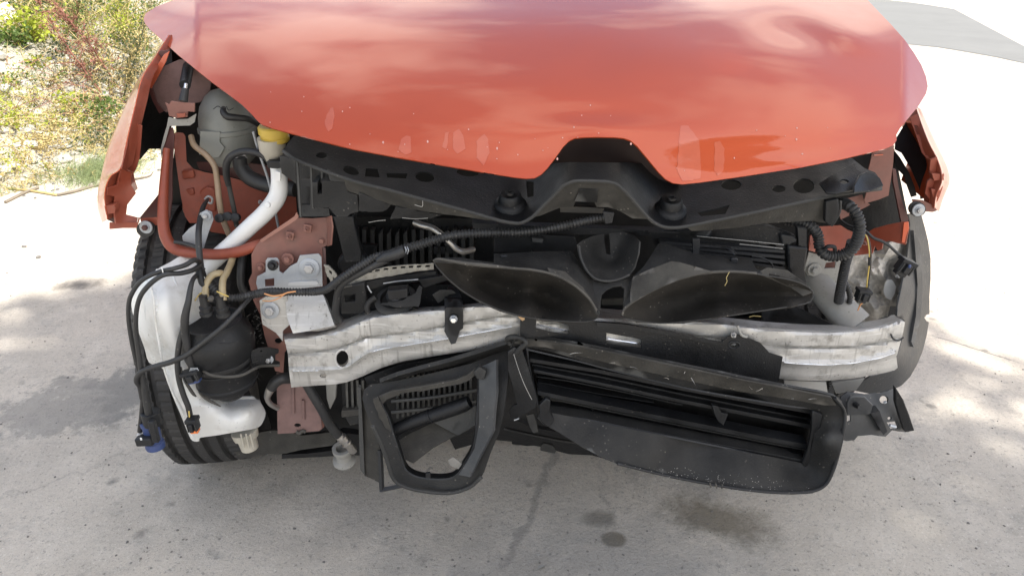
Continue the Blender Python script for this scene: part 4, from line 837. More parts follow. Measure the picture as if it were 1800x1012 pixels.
sheet('lock_bracket', [(290, 181), (297, 184), (301, 178), (318, 180), (342, 182), (342, 197), (330, 196), (329, 206), (311, 208), (297, 204), (294, 190)], .245, PRIMER, car, th=.004, bevel=.001, step=8)
sheet('bracket_hook', [(310, 200), (326, 199), (325, 206), (312, 207)], .238, PAINT2, car, th=.004)
sheet('lamp_bracket', [(296, 206), (312, 210), (330, 209), (345, 200), (342, 215), (334, 221), (298, 222), (291, 248), (286, 262), (283, 280), (282, 262), (288, 238), (293, 222)], .26, ALUD, car, th=.002)
sheet('apron_plate', [(290, 228), (303, 224), (306, 238), (302, 300), (302, 350), (298, 384), (284, 390), (262, 386), (245, 383), (262, 362), (281, 338), (284, 300), (285, 262)], [(290, 228, .27), (303, 224, .27), (302, 350, .235), (245, 383, .25), (281, 338, .25)], MAROON, car, th=.003, step=8, nz=.002)
tube('radiator_support_tube', [(293, 262, .245), (290, 300, .22), (287, 350, .19), (287, 392, .165), (293, 420, .15), (309, 438, .14), (345, 445, .13), (385, 447, .12), (420, 442, .11), (450, 432, .115), (476, 424, .14)], [6, 7, 8.5, 9.5, 10, 10, 9.8, 9.5, 9.5, 9.5, 9.5], PAINT2, car, seg=18, label='bent orange tube curving round to the frame plate')
ap = [(303, 236), (312, 233), (322, 234), (326, 240), (328, 284), (340, 297), (360, 303), (395, 309), (440, 322), (480, 330), (520, 345), (524, 400), (520, 450), (450, 450), (420, 425), (400, 412), (372, 408), (348, 392), (333, 392), (325, 380), (318, 345), (312, 305)]
apn = sheet('inner_apron', ap, [(303, 236, .30), (328, 284, .30), (520, 345, .36), (520, 450, .33), (333, 392, .27), (400, 350, .31)], PAINT2, car, th=.003, step=9, nz=.003, label='orange inner apron panel behind the white filler pipe')
for y0, y1 in ((299, 313), (331, 343), (358, 372)): sheet('apron_rib', [(319, y0+2), (339, y0), (342, y1), (322, y1+3)], .284, PAINT2, apn, th=.008, bevel=.003, step=9)
sheet('apron_pressing', [(352, 335), (362, 328), (376, 332), (381, 350), (378, 372), (352, 380), (346, 360)], .292, PAINT2, apn, th=.008, bevel=.003, step=9)
bolt(466, 357, .30, 9, car, m=STEEL, wm=PAINT2); bolt(458, 355, .30, 4, car)
sheet('apron_upper', [(345, 285), (430, 285), (520, 300), (520, 340), (470, 326), (395, 308), (350, 298)], .34, MAROON, car, th=.003)
# coolant reservoir
k = mpp(400, 225, .33); c = P(400, 225, .335)
rs = lathe('coolant_reservoir', c+Vector((0, 0, -.075)), (0, 0, 1), [(0, k*30), (.012, k*40), (.03, k*46), (.068, k*47.5), (.070, k*50), (.078, k*50), (.080, k*47.5), (.10, k*45.5), (.122, k*40), (.142, k*29), (.152, k*18), (.156, k*4)], RESV, car, 40, label='cloudy round coolant reservoir')
sheet('reservoir_bracket', [(352, 231), (387, 232), (386, 250), (395, 260), (385, 277), (374, 277), (368, 270), (350, 272)], .275, RESV, rs, th=.004, step=9)
tube('reservoir_spigot', [(393, 190, .262), (393, 197, .25), (400, 205, .245), (418, 207, .25), (438, 210, .26), (462, 222, .29)], [4, 6, 6.5, 6, 5.5, 6], RUBBER, rs)
v, f = tube_vf([(375, 192, .262), (383, 187, .258), (392, 192, .255), (398, 188, .255), (402, 194, .258), (411, 190, .262)], .7, seg=4); link('crack', v, f, RUBBER, rs)
# washer filler neck
ax = (0, -.10, 1); c0 = P(484, 249, .16); k = mpp(484, 249, .16)
fn = lathe('washer_filler_neck', P(481, 283, .155), (.05, -.05, 1), [(0, k*12), (.012, k*16), (.020, k*22), (.044, k*24)], CREAM, car, 28)
lathe('filler_cap', P(484, 249, .158), (.02, -.05, 1), [(0, k*22), (.003, k*25), (.010, k*25), (.0105, k*23.5), (.016, k*23.5), (.0165, k*26.5), (.028, k*26.5), (.031, k*24), (.032, k*5)], YELLOW, car, 32, label='yellow washer fluid cap')
tube('washer_filler_pipe', [(482, 285, .155), (489, 300, .15), (491, 328, .148), (485, 350, .145), (466, 374, .143), (438, 400, .14), (402, 434, .14), (366, 466, .14), (340, 492, .14)], [11, 13, 15, 15.5, 15, 14.5, 14.5, 15, 15], NECK, car, seg=24, label='white washer filler pipe crossing the orange apron')
lathe('pipe_boss', P(471, 360, .112), (0, -1, .3), [(0, .0055), (.004, .0055), (.005, .0045)], NECK, car, 16)
sheet('pipe_clip', [(484, 301), (493, 303), (493, 319), (484, 319)], .118, NECK, car, th=.006, bevel=.001)
sheet('neck_strap', [(468, 284), (500, 283), (502, 294), (488, 297), (470, 296)], .125, BLACKP, car, th=.05, bevel=.002)
tube('brown_hose', [(336, 240, .27), (342, 256, .25), (362, 272, .235), (377, 292, .225), (382, 320, .22), (385, 350, .21), (391, 382, .205), (400, 406, .20), (407, 420, .20)], 5.2, BROWNH, car)
tube('black_hose', [(475, 285, .18), (462, 273, .185), (445, 267, .19), (424, 267, .20), (406, 275, .205), (398, 290, .21), (398, 308, .215), (402, 326, .22)], [5, 6, 6.3, 6.3, 6.3, 6.3, 6, 5], RUBBER, car)
tube('grey_hose', [(402, 324, .22), (407, 348, .215), (412, 372, .21), (416, 398, .21)], 4.2, GREYP, car)
tube('radiator_hose', [(421, 277, .25), (424, 295, .25), (440, 313, .245), (470, 325, .235), (520, 333, .22)], [12, 13, 13.5, 13.5, 13.5], RUBBER, car, seg=18, label='thick black radiator hose')
tube('hose_clip', [(413, 281, .247), (420, 274, .243), (430, 273, .243), (434, 277, .247)], 1.4, STEEL, car)
for q in ((388, 383), (402, 380), (416, 382)): lathe('hose_clamp', P(q[0], q[1], .19), (0, -1, .3), [(0, .009), (.01, .009), (.012, .006)], BLACKP, car, 12)
tube('bonnet_stay', [(445, 232, .19), (456, 270, .20), (474, 325, .21), (490, 402, .22)], 2.2, GALV, car)
# silver bracket and earth cable
sheet('small_silver_bracket', [(347, 392), (351, 375), (362, 369), (372, 373), (375, 386), (366, 410), (358, 436), (338, 436), (322, 428), (320, 415), (332, 402)], .155, GALV, car, th=.0025, step=7, nz=.001)
bolt(363, 379, .150, 8.5, car, wm=GALV)
tube('ring_terminal', [(360, 350, .26), (366, 345, .26), (373, 349, .26), (372, 357, .26), (366, 356, .26)], 2, STEEL, car)
tube('loom_branch', [(366, 350, .25), (358, 362, .20), (352, 385, .15), (349, 410, .11), (350, 440, .09), (354, 470, .07), (360, 490, .065)], [2, 4, 5, 5.5, 5.5, 5, 4.5], RUBBER, car)
tube('loom_branch', [(306, 425, .13), (325, 428, .13), (344, 434, .12), (350, 442, .12)], 3.5, RUBBER, car)

# ------------------------------------------------------------------ frame plates and crash box at the dark end
fp = sheet('frame_plate', [(442, 447), (450, 432), (458, 422), (490, 400), (518, 382), (526, 383), (548, 384), (573, 382), (577, 400), (574, 432), (566, 435), (568, 480), (569, 545), (540, 560), (500, 620), (498, 655), (484, 652), (474, 620), (465, 590), (457, 552), (446, 530), (437, 494), (443, 480)], [(442, 447, .10), (518, 382, .125), (577, 400, .12), (498, 655, .09), (540, 560, .10), (437, 494, .10)], PRIMER, car, th=.003, step=10, nz=.0012, holes=[ell(489, 599, 6.5, 5, 12)], label='dusty orange frame plate with square nuts')
sheet('frame_plate_fold', [(573, 382), (581, 379), (584, 398), (581, 431), (574, 433), (575, 405)], [(573, 382, .118), (583, 390, .085), (581, 431, .085), (574, 433, .118)], PRIMER, fp, th=.003, bevel=.001)
sheet('frame_plate_fold', [(457, 422), (517, 381), (521, 373), (525, 381), (520, 387), (460, 426)], .098, PRIMER, fp, th=.004, bevel=.001)
for x, y, r in ((510, 415, 8), (541, 402, 8)):
    sheet('square_nut', [(x-7, y-8), (x+7, y-5), (x+5, y+8), (x-8, y+5)], .106, PRIMER, fp, th=.006, bevel=.001, step=20); bolt(x-2, y+1, .103, 4.5, fp, m=PRIMER)
bolt(506, 455, .098, 11, fp, m=PRIMER); bolt(459, 469, .098, 8, fp, m=PRIMER)
lathe('weld_dot', P(565, 424, .112), (0, -1, .1), [(0, .005), (.0015, .004)], PRIMER, fp, 12)
sheet('frame_plate', [(530, 455), (545, 440), (566, 433), (572, 436), (574, 510), (525, 512)], .118, PINKF, car, th=.003)
sheet('galvanised_bracket', [(467, 458), (470, 454), (487, 453.5), (490, 458), (491, 477), (497, 481), (510, 468), (522, 462), (527, 449), (560, 446), (565, 452), (567, 503), (530, 507), (500, 508), (498, 512), (470, 512), (453, 508), (450, 498), (452, 486), (462, 481), (467, 478)], .082, GALV, car, th=.003, step=8, holes=[[(465, 491), (482, 489), (482, 503), (466, 504)], ell(481, 464, 9, 6, 12)], label='galvanised bracket with a large bolt')
lathe('plug_clip', P(480, 466, .078), (0, -1, .2), [(0, .010), (.004, .010), (.005, .006), (.012, .005), (.013, .003)], BLACKP, car, 14)
bolt(544, 471, .080, 18, car, m=STEEL, wm=GALV, head=.5)
sheet('pressed_ridge', [(508, 496), (556, 493), (560, 498), (556, 501), (506, 502)], .079, GALV, car, th=.004, bevel=.003, step=9)
sheet('crash_box_flange', [(456, 528), (470, 520), (503, 514), (506, 540), (512, 568), (497, 582), (497, 600), (485, 585), (461, 570), (458, 550)], .070, ALU, car, th=.004, step=8, nz=.001)
bolt(475, 545, .068, 16, car, m=STEEL, wm=GALV, head=.55)
def cbd(x, y): return float(np.interp(y, [508, 580], [.085, .035]))
sheet('crash_box', [(500, 512), (512, 509), (564, 512), (570, 522), (584, 560), (588, 572), (540, 582), (515, 586), (505, 560)], cbd, ALU, car, th=.02, step=10, nz=.002, bevel=.004, label='square crash box behind the dark end of the beam')
lp = sheet('lower_frame_plate', [(486, 655), (500, 656), (520, 662), (545, 664), (555, 690), (562, 720), (566, 752), (561, 757), (525, 760), (488, 762), (487, 710)], .115, PINKF, car, th=.003, step=9, nz=.001, holes=[ell(523, 747, 6, 3.5, 10)], label='faded pink lower frame plate')
for x in (515, 533): v, f = tube_vf([(x, 675+(x-515)*1.5, .113), (x+1, 725+(x-515)*.6, .113)], 3, seg=8); link('pressed_groove', v, f, PINKF, lp)
sheet('frame_plate_side', [(561, 715), (567, 716), (570, 750), (563, 756)], .12, PRIMER, car, th=.01)
v, f = tube_vf([(521, 758, .11), (526, 761, .108), (532, 757, .11), (537, 759, .11)], 3, seg=6); link('mud_clump', v, f, GREYP, car)

# ------------------------------------------------------------------ bumper beam
BT = [(493, 580, 597, 622, 651, 682, .055), (560, 571, 590, 617, 650, 677, .04), (590, 566, 584, 612, 650, 675, .032), (612, 557, 575, 605, 645, 671, .026), (640, 547, 562, 593, 624, 660, .022), (665, 543, 556, 589, 614, 648, .018), (705, 542, 551, 585, 608, 635, .004), (780, 538, 545, 573, 596, 623, -.008), (867, 530, 535, 557, 580, 610, -.018), (905, 546, 546.5, 552, 573, 600, -.024), (914, 554, 554.5, 556, 572, 593, -.022), (1000, 537, 556, 572, 590, 615, -.018), (1100, 545, 562, 582, 602, 632, -.01), (1180, 550, 564, 588, 610, 642, .0), (1250, 555, 567, 593, 615, 652, .01), (1340, 565, 579, 606, 631, 663, .022), (1400, 569, 583, 610, 638, 668, .032), (1452, 571, 585, 611.5, 640, 669, .042), (1500, 569, 583, 609, 637, 665, .055), (1550, 560, 575, 601, 627, 656, .072), (1591, 551, 562, 592, 612, 646, .09)]
def beam_d(x, y):
    tb, tf, gr, ri, bo, d = lerp_tab(BT, x)
    dd = np.interp(y, [tb, tf-1, tf+2, gr-2.5, gr, gr+4, ri-6, ri-2, ri+1, ri+6, bo-2, bo], [.075, .004, -.002, .000, .011, .001, .002, -.004, -.005, .008, .010, .016])
    d += float(dd)
    d += .010*gs(x, y, 668, 585, 26, 20, -.5) - .007*gs(x, y, 640, 600, 18, 30, -.4) + .006*gs(x, y, 720, 595, 60, 10, -.1) + .005*gs(x, y, 600, 655, 30, 14) + .003*gs(x, y, 560, 600, 24, 12)
    return d
xs = [t[0] for t in BT]
def brow(j, x0=None, x1=None, n=70): return [(x, lerp_tab(BT, x)[j]) for x in np.linspace(x0 or xs[0], x1 or xs[-1], n)]
left_edge = [(495, 581), (500, 597), (506, 622), (508, 651), (512, 681)]
right_edge = [(1578, 646), (1576, 630), (1580, 612), (1584, 598), (1586, 592), (1591, 566), (1583, 560), (1572, 553), (1566, 554)]
bot = [(x, y) for x, y in brow(4, 516, 1572)]; top = [(x, y) for x, y in brow(0, 499, 1560)]
bo_out = left_edge + bot + right_edge[::1] + top[::-1]
lines = [brow(j, 512, 1570, 90) for j in (1, 2, 3)]
beam = sheet('bumper_beam', bo_out, beam_d, ALU, car, th=.003, step=7, nz=.0012, nf=14, holes=[ell(602, 630, 11.5, 15, 22, .1), ell(568, 660, 6, 4, 12)], lines=lines, bevel=.0005, label='bent and scraped aluminium bumper beam')
sheet('beam_back', [(500, 590), (600, 575), (700, 560), (860, 545), (1000, 560), (1250, 575), (1400, 590), (1570, 570), (1565, 640), (1400, 655), (1250, 640), (1000, 600), (860, 600), (700, 625), (600, 660), (515, 672)], lambda x, y: lerp_tab(BT, x)[5]+.06, ALU, beam, th=.003, step=16, holes=[ell(599, 626, 13, 15)])
for x0, x1, off in ((1378, 1572, 0), (516, 560, 0), (640, 900, -1)):
    q = [(x, lerp_tab(BT, x)[3]+off+1) for x in np.linspace(x0, x1, 16)]; v, f = tube_vf([(x, y, beam_d(x, y)+.0008) for x, y in q], [random.uniform(.3, 1.5) for _ in q], seg=8, n=2); link('polished_ridge', v, f, ALUB, beam)
v, f = tube_vf([(602+12.5*math.cos(a_), 630+16*math.sin(a_), beam_d(602, 630)+.001) for a_ in np.linspace(0, 2*PI, 17)], 1.8, seg=6, n=1, caps=False); link('hole_rim', v, f, ALU, beam)
q = [(x, lerp_tab(BT, x)[1]-1) for x in np.linspace(1330, 1560, 14)]; v, f = tube_vf([(x, y, beam_d(x, y)+.006) for x, y in q], 2.4, seg=8, n=2); link('rolled_lip', v, f, ALUD, beam)
v, f = tube_vf([(1566, 587, .075), (1570, 595, .074), (1580, 598, .077), (1588, 593, .082)], 1.6, seg=6); link('tear', v, f, BLACKP, beam)
cl = sheet('beam_clip', [(781, 524), (812, 522), (814, 545), (814, 577), (808, 581), (805, 592), (801, 603), (793, 605), (788, 595), (781, 582), (782, 560)], lambda x, y: beam_d(795, 560)-.008+(.0018*max(0, 540-y)), BLACKP, car, th=.003, step=8, bevel=.001)
sheet('clip_top', [(783, 512), (788, 502), (804, 504), (812, 524), (781, 526)], [(783, 512, .05), (804, 504, .06), (812, 524, .02), (781, 526, .02)], BLACKP, cl, th=.003)
bolt(797.5, 560, beam_d(795, 560)-.012, 7, cl, m=ALUB, wm=GALV, head=.75)
sheet('clip_bracket', [(770, 533), (760, 518), (773, 510), (795, 510), (802, 516), (790, 518), (784, 524)], .03, DUSTYP, car, th=.003)
# black cover strip in front of the beam
def cvd(x, y): return lerp_tab(BT, x)[5]-.016 + .0001*(600-y)
cvo = [(915, 557), (930, 555), (960, 560), (1000, 563), (1048, 565), (1100, 573), (1180, 587), (1230, 598), (1261, 605), (1272, 598), (1283, 590), (1300, 588), (1336, 602), (1344, 610), (1353, 620), (1376, 627), (1372, 650), (1368, 675), (1320, 667), (1250, 652), (1150, 630), (1050, 610), (960, 602), (915, 602), (914, 580)]
cv = sheet('beam_cover_strip', cvo, cvd, BLACKP, car, th=.003, step=9, nz=.0015, holes=[[(943, 558), (968, 563), (1000, 572), (1000, 588), (970, 584), (942, 577)], [(1066, 585), (1127, 596), (1128, 612), (1066, 604)], ell(1290, 606, 4.5, 3, 10)], label='black plastic strip with two windows, strapped over the beam')
sheet('strip_step', [(1048, 566), (1100, 570), (1180, 583), (1262, 601), (1272, 602), (1260, 606), (1180, 590), (1100, 577), (1050, 573)], lambda x, y: cvd(x, y)-.006, BLACKP, cv, th=.006, bevel=.001)
v, f = tube_vf([(1290+10*math.cos(a_), 606+6*math.sin(a_), cvd(1290, 606)-.001) for a_ in np.linspace(0, 2*PI, 13)], 1.6, seg=6, n=1, caps=False); link('eyelet', v, f, BLACKP, cv)
bolt(1289, 588, cvd(1290, 590)+.002, 5, cv)
for q in ([(944, 569), (970, 575), (999, 580)], [(1068, 594), (1098, 599), (1126, 603)]): v, f = tube_vf([(x, y+1, beam_d(x, y)-.001) for x, y in q], 1.6, seg=6); link('polished_ridge', v, f, ALUB, beam)
v, f = tube_vf([(1296, 572, .004), (1303, 588, .0), (1313, 592, .0)], 2.4, seg=8); link('wire_hook', v, f, ALUD, car)

# ------------------------------------------------------------------ grille air ducts in the middle
ring = [(762, 458), (769, 470), (790, 492), (815, 512), (845, 530), (880, 545), (920, 556), (960, 562), (1000, 565), (1030, 565), (1046, 561), (1052, 553), (1049, 545), (1036, 525), (1015, 505), (990, 489), (965, 480), (935, 474), (900, 471), (860, 467), (820, 463), (790, 458), (770, 455)]
def ldd(x, y): return float(ld_(x, y))
ld_ = tps([(x, y, -.075) for x, y in ring[::2]] + [(900, 500, .03), (960, 515, .03), (850, 488, .01), (1000, 530, .0), (800, 475, -.04), (930, 535, -.04), (830, 500, -.03)])
du = sheet('air_duct', ring, ldd, CAVITY, car, th=.003, step=9, nz=.002, label='scooped black air duct at the dark side, its mouth bent up to a point')
top_b = [(762, 457), (768, 453), (785, 453), (808, 452), (840, 458), (868, 461), (868, 445), (880, 446), (940, 442), (1000, 441), (1008, 445), (1018, 462), (1032, 484), (1048, 503), (1056, 520), (1055, 552), (1050, 552), (1036, 525), (1015, 505), (990, 489), (965, 480), (935, 474), (900, 471), (860, 467), (820, 463), (790, 459), (770, 459)]
sheet('duct_lip', top_b, [(762, 457, -.08), (808, 452, -.04), (868, 461, -.04), (868, 445, -.0), (1000, 441, .0), (1056, 520, -.05), (1050, 552, -.085), (990, 489, -.085), (900, 471, -.085), (820, 463, -.085), (940, 458, -.03)], DUSTYP, du, th=.003, step=8, nz=.002)
v, f = tube_vf([(x, y, -.088) for x, y in ring[12:]]+[(762, 458, -.082)], [1.6]+[2.2]*6+[3.6, 3.4, 2.4, 2.2, 1.6, 1.4], seg=8, n=3); link('mouth_rim', v, f, GREYP, du)
v, f = tube_vf([(x, y, -.077) for x, y in ring[:13]], 1.1, seg=8, n=3); link('mouth_rim', v, f, DUSTYP, du)
sheet('duct_inner_wall', [(962, 470), (1000, 478), (1020, 498), (1040, 525), (1050, 548), (1035, 525), (1014, 505), (990, 489), (968, 480)], [(962, 470, -.07), (1000, 478, -.06), (1050, 548, -.09), (990, 489, -.092)], GREYP, du, th=.002, step=8)
rring = [(1094, 553), (1097, 544), (1110, 532), (1135, 517), (1165, 502), (1195, 490), (1225, 482), (1255, 478), (1290, 477), (1330, 480), (1370, 487), (1400, 494), (1420, 504), (1428, 514), (1427, 524), (1415, 533), (1390, 539), (1340, 545), (1290, 552), (1240, 560), (1200, 566), (1160, 567), (1120, 565), (1100, 561)]
rd_ = tps([(x, y, -.065+.03*(x > 1390)) for x, y in rring[::2]] + [(1240, 508, .03), (1300, 502, .03), (1180, 525, .0), (1360, 505, .0), (1130, 545, -.04), (1260, 540, -.035), (1395, 515, -.02)])
du2 = sheet('air_duct', rring, lambda x, y: rd_(x, y), CAVITY, car, th=.003, step=9, nz=.002, label='scooped black air duct at the bright side, below the corrugated loom')
top_r = [(1112, 486), (1130, 470), (1145, 448), (1157, 428), (1172, 429), (1230, 447), (1290, 450), (1320, 454), (1328, 470), (1340, 479), (1330, 480), (1290, 477), (1255, 478), (1225, 482), (1195, 490), (1165, 502), (1135, 517), (1110, 532), (1097, 544), (1098, 520), (1106, 500)]
sheet('duct_lip', top_r, [(1112, 486, -.04), (1157, 428, .01), (1230, 447, .0), (1320, 454, .0), (1340, 479, -.07), (1255, 478, -.075), (1165, 502, -.075), (1097, 544, -.08), (1180, 465, -.045)], DUSTYP, du2, th=.003, step=8, nz=.002)
sheet('duct_inner_wall', [(1113, 487), (1140, 474), (1180, 459), (1196, 461), (1235, 472), (1252, 477), (1225, 483), (1195, 491), (1165, 503), (1135, 518), (1108, 534), (1108, 510)], [(1113, 487, -.055), (1180, 459, -.062), (1252, 477, -.083), (1165, 503, -.087), (1108, 534, -.087)], GREYP, du2, th=.002, step=8)
v, f = tube_vf([(x, y, -.078) for x, y in rring[:10]], 2.4, seg=8, n=3); link('mouth_rim', v, f, GREYP, du2)
v, f = tube_vf([(1327, 481, -.074), (1370, 488, -.072), (1400, 495, -.055), (1421, 505, -.04), (1429, 515, -.035), (1427, 525, -.04), (1414, 534, -.05), (1340, 546, -.068), (1240, 561, -.07), (1160, 568, -.07), (1098, 560, -.07)], 1.1, seg=8, n=3); link('mouth_rim', v, f, DUSTYP, du2)
sheet('duct_end_wall', [(1330, 480), (1350, 470), (1385, 475), (1420, 500), (1428, 514), (1412, 520), (1390, 505), (1360, 492)], [(1330, 480, -.07), (1385, 475, -.02), (1428, 514, -.035), (1390, 505, -.03)], GREYP, du2, th=.003, step=8)
for x, y in ((886, 452), (1290, 457)): box('duct_clip', P(x, y, -.02), (.012, .008, .010), BLACKP, car)
# web between the ducts
sheet('duct_web', [(1018, 462), (1032, 484), (1045, 494), (1062, 497), (1085, 495), (1105, 486), (1113, 480), (1114, 500), (1104, 520), (1098, 544), (1095, 556), (1097, 526), (1098, 507), (1092, 502), (1078, 504), (1066, 510), (1058, 518), (1056, 530), (1055, 552), (1050, 545), (1040, 520), (1022, 490)], [(1018, 462, -.01), (1113, 480, -.02), (1062, 497, -.05), (1055, 552, -.075), (1095, 556, -.07), (1098, 507, -.06)], DUSTYP, car, th=.004, step=7)
sheet('beam_top_patch', [(1057, 526), (1097, 524), (1097, 536), (1057, 536)], .05, GREYP, car, th=.004)
bw = [(1016, 430), (1024, 423), (1042, 415), (1062, 411), (1063, 425), (1066, 446), (1073, 448), (1072, 425), (1071, 410), (1095, 407), (1115, 413), (1124, 424), (1122, 445), (1115, 470), (1105, 484), (1085, 492), (1065, 494), (1045, 490), (1030, 474), (1020, 452)]
bwl = sheet('bowl_guard', bw, [(1016, 430, -.03), (1062, 411, .03), (1115, 413, .02), (1124, 424, -.02), (1105, 484, -.045), (1065, 494, -.055), (1030, 474, -.045), (1070, 455, .015), (1045, 440, .01), (1095, 440, .01)], DUSTYP, car, th=.003, step=7, nz=.001, label='split bowl between the two ducts')
v, f = tube_vf([(1018, 432, -.028), (1021, 452, -.038), (1031, 474, -.048), (1046, 489, -.055), (1066, 494, -.058), (1087, 491, -.054), (1106, 483, -.048)], 2.2, seg=8); link('bowl_rim', v, f, DUSTYP, bwl)
# dark housings behind, bright side
sheet('cooler_housing', [(1140, 408), (1230, 412), (1380, 436), (1386, 490), (1330, 480), (1300, 455), (1200, 440), (1150, 430)], .07, BLACKP, car, th=.01, nz=.003)
sheet('cooler_housing', [(1385, 432), (1421, 436), (1415, 478), (1420, 500), (1395, 492), (1386, 470)], .045, BLACKP, car, th=.02, bevel=.004)
sheet('upper_housing', [(1190, 408), (1280, 396), (1350, 398), (1400, 418), (1402, 424), (1385, 430), (1300, 424), (1220, 415)], .06, BLACKP, car, th=.02, bevel=.003, nz=.003)
sheet('upper_housing', [(1372, 412), (1395, 415), (1402, 424), (1388, 432), (1374, 430)], .05, BLACKP, car, th=.02, bevel=.003)
sheet('housing_post', [(1402, 400), (1418, 402), (1418, 435), (1404, 432)], .05, BLACKP, car, th=.015)
for q in ([(1225, 415, .05), (1300, 422, .05), (1378, 430, .05)], [(1300, 429, .05), (1340, 433, .05), (1376, 437, .05)]): v, f = tube_vf(q, .7, seg=6); link('pale_edge', v, f, ALUD, car)  # highlight lines along the dark housing, put in as thin pale tubes
tube('duct_strap', [(1225, 430, .01), (1265, 433, .01), (1283, 437, .0), (1293, 447, -.01)], 5, BLACKP, car, flat=.4)
tube('duct_rim_wire', [(1322, 450, .0), (1340, 453, .0), (1355, 462, .0), (1359, 472, .0)], 1.5, BLACKP, car)
sheet('duct_post', [(1218, 420), (1231, 420), (1229, 446), (1218, 446)], .0, BLACKP, car, th=.006)
sheet('upper_duct_panel', [(868, 402), (930, 412), (1010, 415), (1015, 430), (1008, 443), (930, 440), (868, 443)], .05, BLACKP, car, th=.005, nz=.003)
sheet('upper_duct_panel', [(935, 418), (955, 420), (954, 427), (936, 425)], .035, DUSTYP, car, th=.01)
sheet('bay_crossbar', [(830, 392), (1010, 400), (1150, 405), (1200, 404), (1190, 414), (1010, 412), (832, 402)], .10, BLACKP, car, th=.02)
sheet('lock_plate', [(985, 362), (1062, 366), (1060, 375), (985, 373)], .06, GREYP, car, th=.01)
sheet('loom_tab', [(1060, 372), (1080, 374), (1076, 392), (1064, 394)], .0, BLACKP, car, th=.006)
# drive: slats seen above the beam on the bright side
for i in range(4):
    sheet('cooler_slat', [(1160+i*8, 424+i*6), (1380, 440+i*10), (1380, 445+i*10), (1160+i*8, 429+i*6)], .055, BLACKP, car, th=.02, step=40)
def connector(px, py, d, ang, w_, h_, label, tip=None, tipm=None, par=None):
    '''a moulded plug: body, collar, ribs and latch; ang = its lean in the picture plane'''
    k = mpp(px, py, d); c = P(px, py, d); par = par or car; R = (0, ang, 0)
    def off(dx, dz, dy=0.0):
        ca, sa = math.cos(ang), math.sin(ang); return c+Vector((dx*ca+dz*sa, dy, -dx*sa+dz*ca))
    W, H = w_*k, h_*k
    b = box('plug', c, (W*.86, .018, H*.62), BLACKP, par, rot=R, bevel=.0015, label=label)
    box('plug_collar', off(0, H*.30), (W, .022, H*.22), BLACKP, b, rot=R, bevel=.001)
    box('plug_latch', off(0, -H*.02, -.012), (W*.34, .008, H*.5), BLACKP, b, rot=R, bevel=.001)
    for s_ in (-1, 1): box('plug_rib', off(s_*W*.34, -H*.05, -.010), (W*.08, .005, H*.5), DUSTYP, b, rot=R, bevel=.0005)
    box('plug_socket', off(0, -H*.40), (W*.66, .014, H*.22), tipm or BLACKP, b, rot=R, bevel=.001)
    return b
# ------------------------------------------------------------------ metal pipe, perforated strip, filler cap
tube('metal_pipe', [(729, 391, .12), (742, 396, .11), (760, 401, .10), (776, 412, .09), (790, 425, .085), (802, 437, .085), (815, 442, .09), (832, 438, .11)], [6, 6, 5.6, 5.4, 5.2, 5.2, 5.4, 5.4], PIPE, car, seg=16, label='bare metal pipe passing under the corrugated loom')
sheet('radiator_top_strip', [(592, 507), (600, 492), (620, 484), (645, 476), (680, 469), (720, 465), (762, 463), (763, 474), (740, 476), (715, 480), (690, 485), (660, 489), (630, 496), (610, 505)], .075, MESHM, car, th=.0025, step=6, nz=.004, nf=30, rag=.5, holes=[[(x-4, y-1.6), (x+4, y-2.2), (x+3, y+1.6), (x-5, y+2)] for x, y in ((650, 478), (664, 475.5), (679, 473), (694, 471.5), (709, 470), (723, 469), (737, 468.5), (752, 468))], label='crumpled perforated metal strip along the radiator top')
sheet('torn_mesh', [(570, 464), (582, 470), (590, 482), (596, 500), (588, 508), (580, 492), (573, 482)], .08, MESHM, car, th=.004, rag=1.5, step=4, holes=[[(578, 474), (583, 477), (584, 483), (579, 480)], [(585, 486), (589, 490), (590, 498), (585, 493)]])
sheet('radiator_tank', [(615, 503), (660, 492), (710, 484), (766, 477), (768, 490), (720, 497), (680, 500), (640, 512), (600, 525)], .07, BLACKP, car, th=.02, nz=.003, bevel=.002)
sheet('radiator_tank', [(596, 510), (640, 500), (700, 500), (860, 500), (860, 550), (770, 550), (640, 556), (596, 560)], .09, BLACKP, car, th=.02, nz=.003, step=16)
v, f = tube_vf([(674, 498, .06), (700, 494, .055), (735, 491, .055)], 1, seg=5); link('torn_edge', v, f, GALV, car)
v, f = tube_vf([(597, 508, .06), (608, 504, .06), (619, 502, .06)], 1.6, seg=5); link('torn_edge', v, f, GREYP, car)
sheet('tank_bracket', [(600, 505), (640, 498), (647, 540), (636, 552), (600, 552)], .06, DUSTYP, car, th=.01, bevel=.002, holes=[[(606, 520), (624, 518), (624, 530), (606, 532)]])
v, f = tube_vf([(646, 502, .05), (650, 510, .05), (653, 514, .05)], 1.3, seg=5); link('pale_edge', v, f, GALV, car)
c = P(697, 532, .045); k = mpp(697, 530, .045)
cap = lathe('radiator_neck', P(697, 530, .055), (-.1, -.35, 1), [(0, k*36), (.006, k*38), (.010, k*36), (.012, k*32), (.012, k*27), (.004, k*26)], DUSTYP, car, 30)
lathe('radiator_cap', P(699, 528, .04), (-.1, -.35, 1), [(0, k*17), (.012, k*17), (.018, k*17), (.020, k*15), (.021, k*11), (.019, k*10)], BLACKP, cap, 26)
sheet('cap_grip', [(680, 511), (700, 509), (716, 507), (717, 524), (700, 527), (683, 529)], .018, BLACKP, cap, th=.02, bevel=.002)
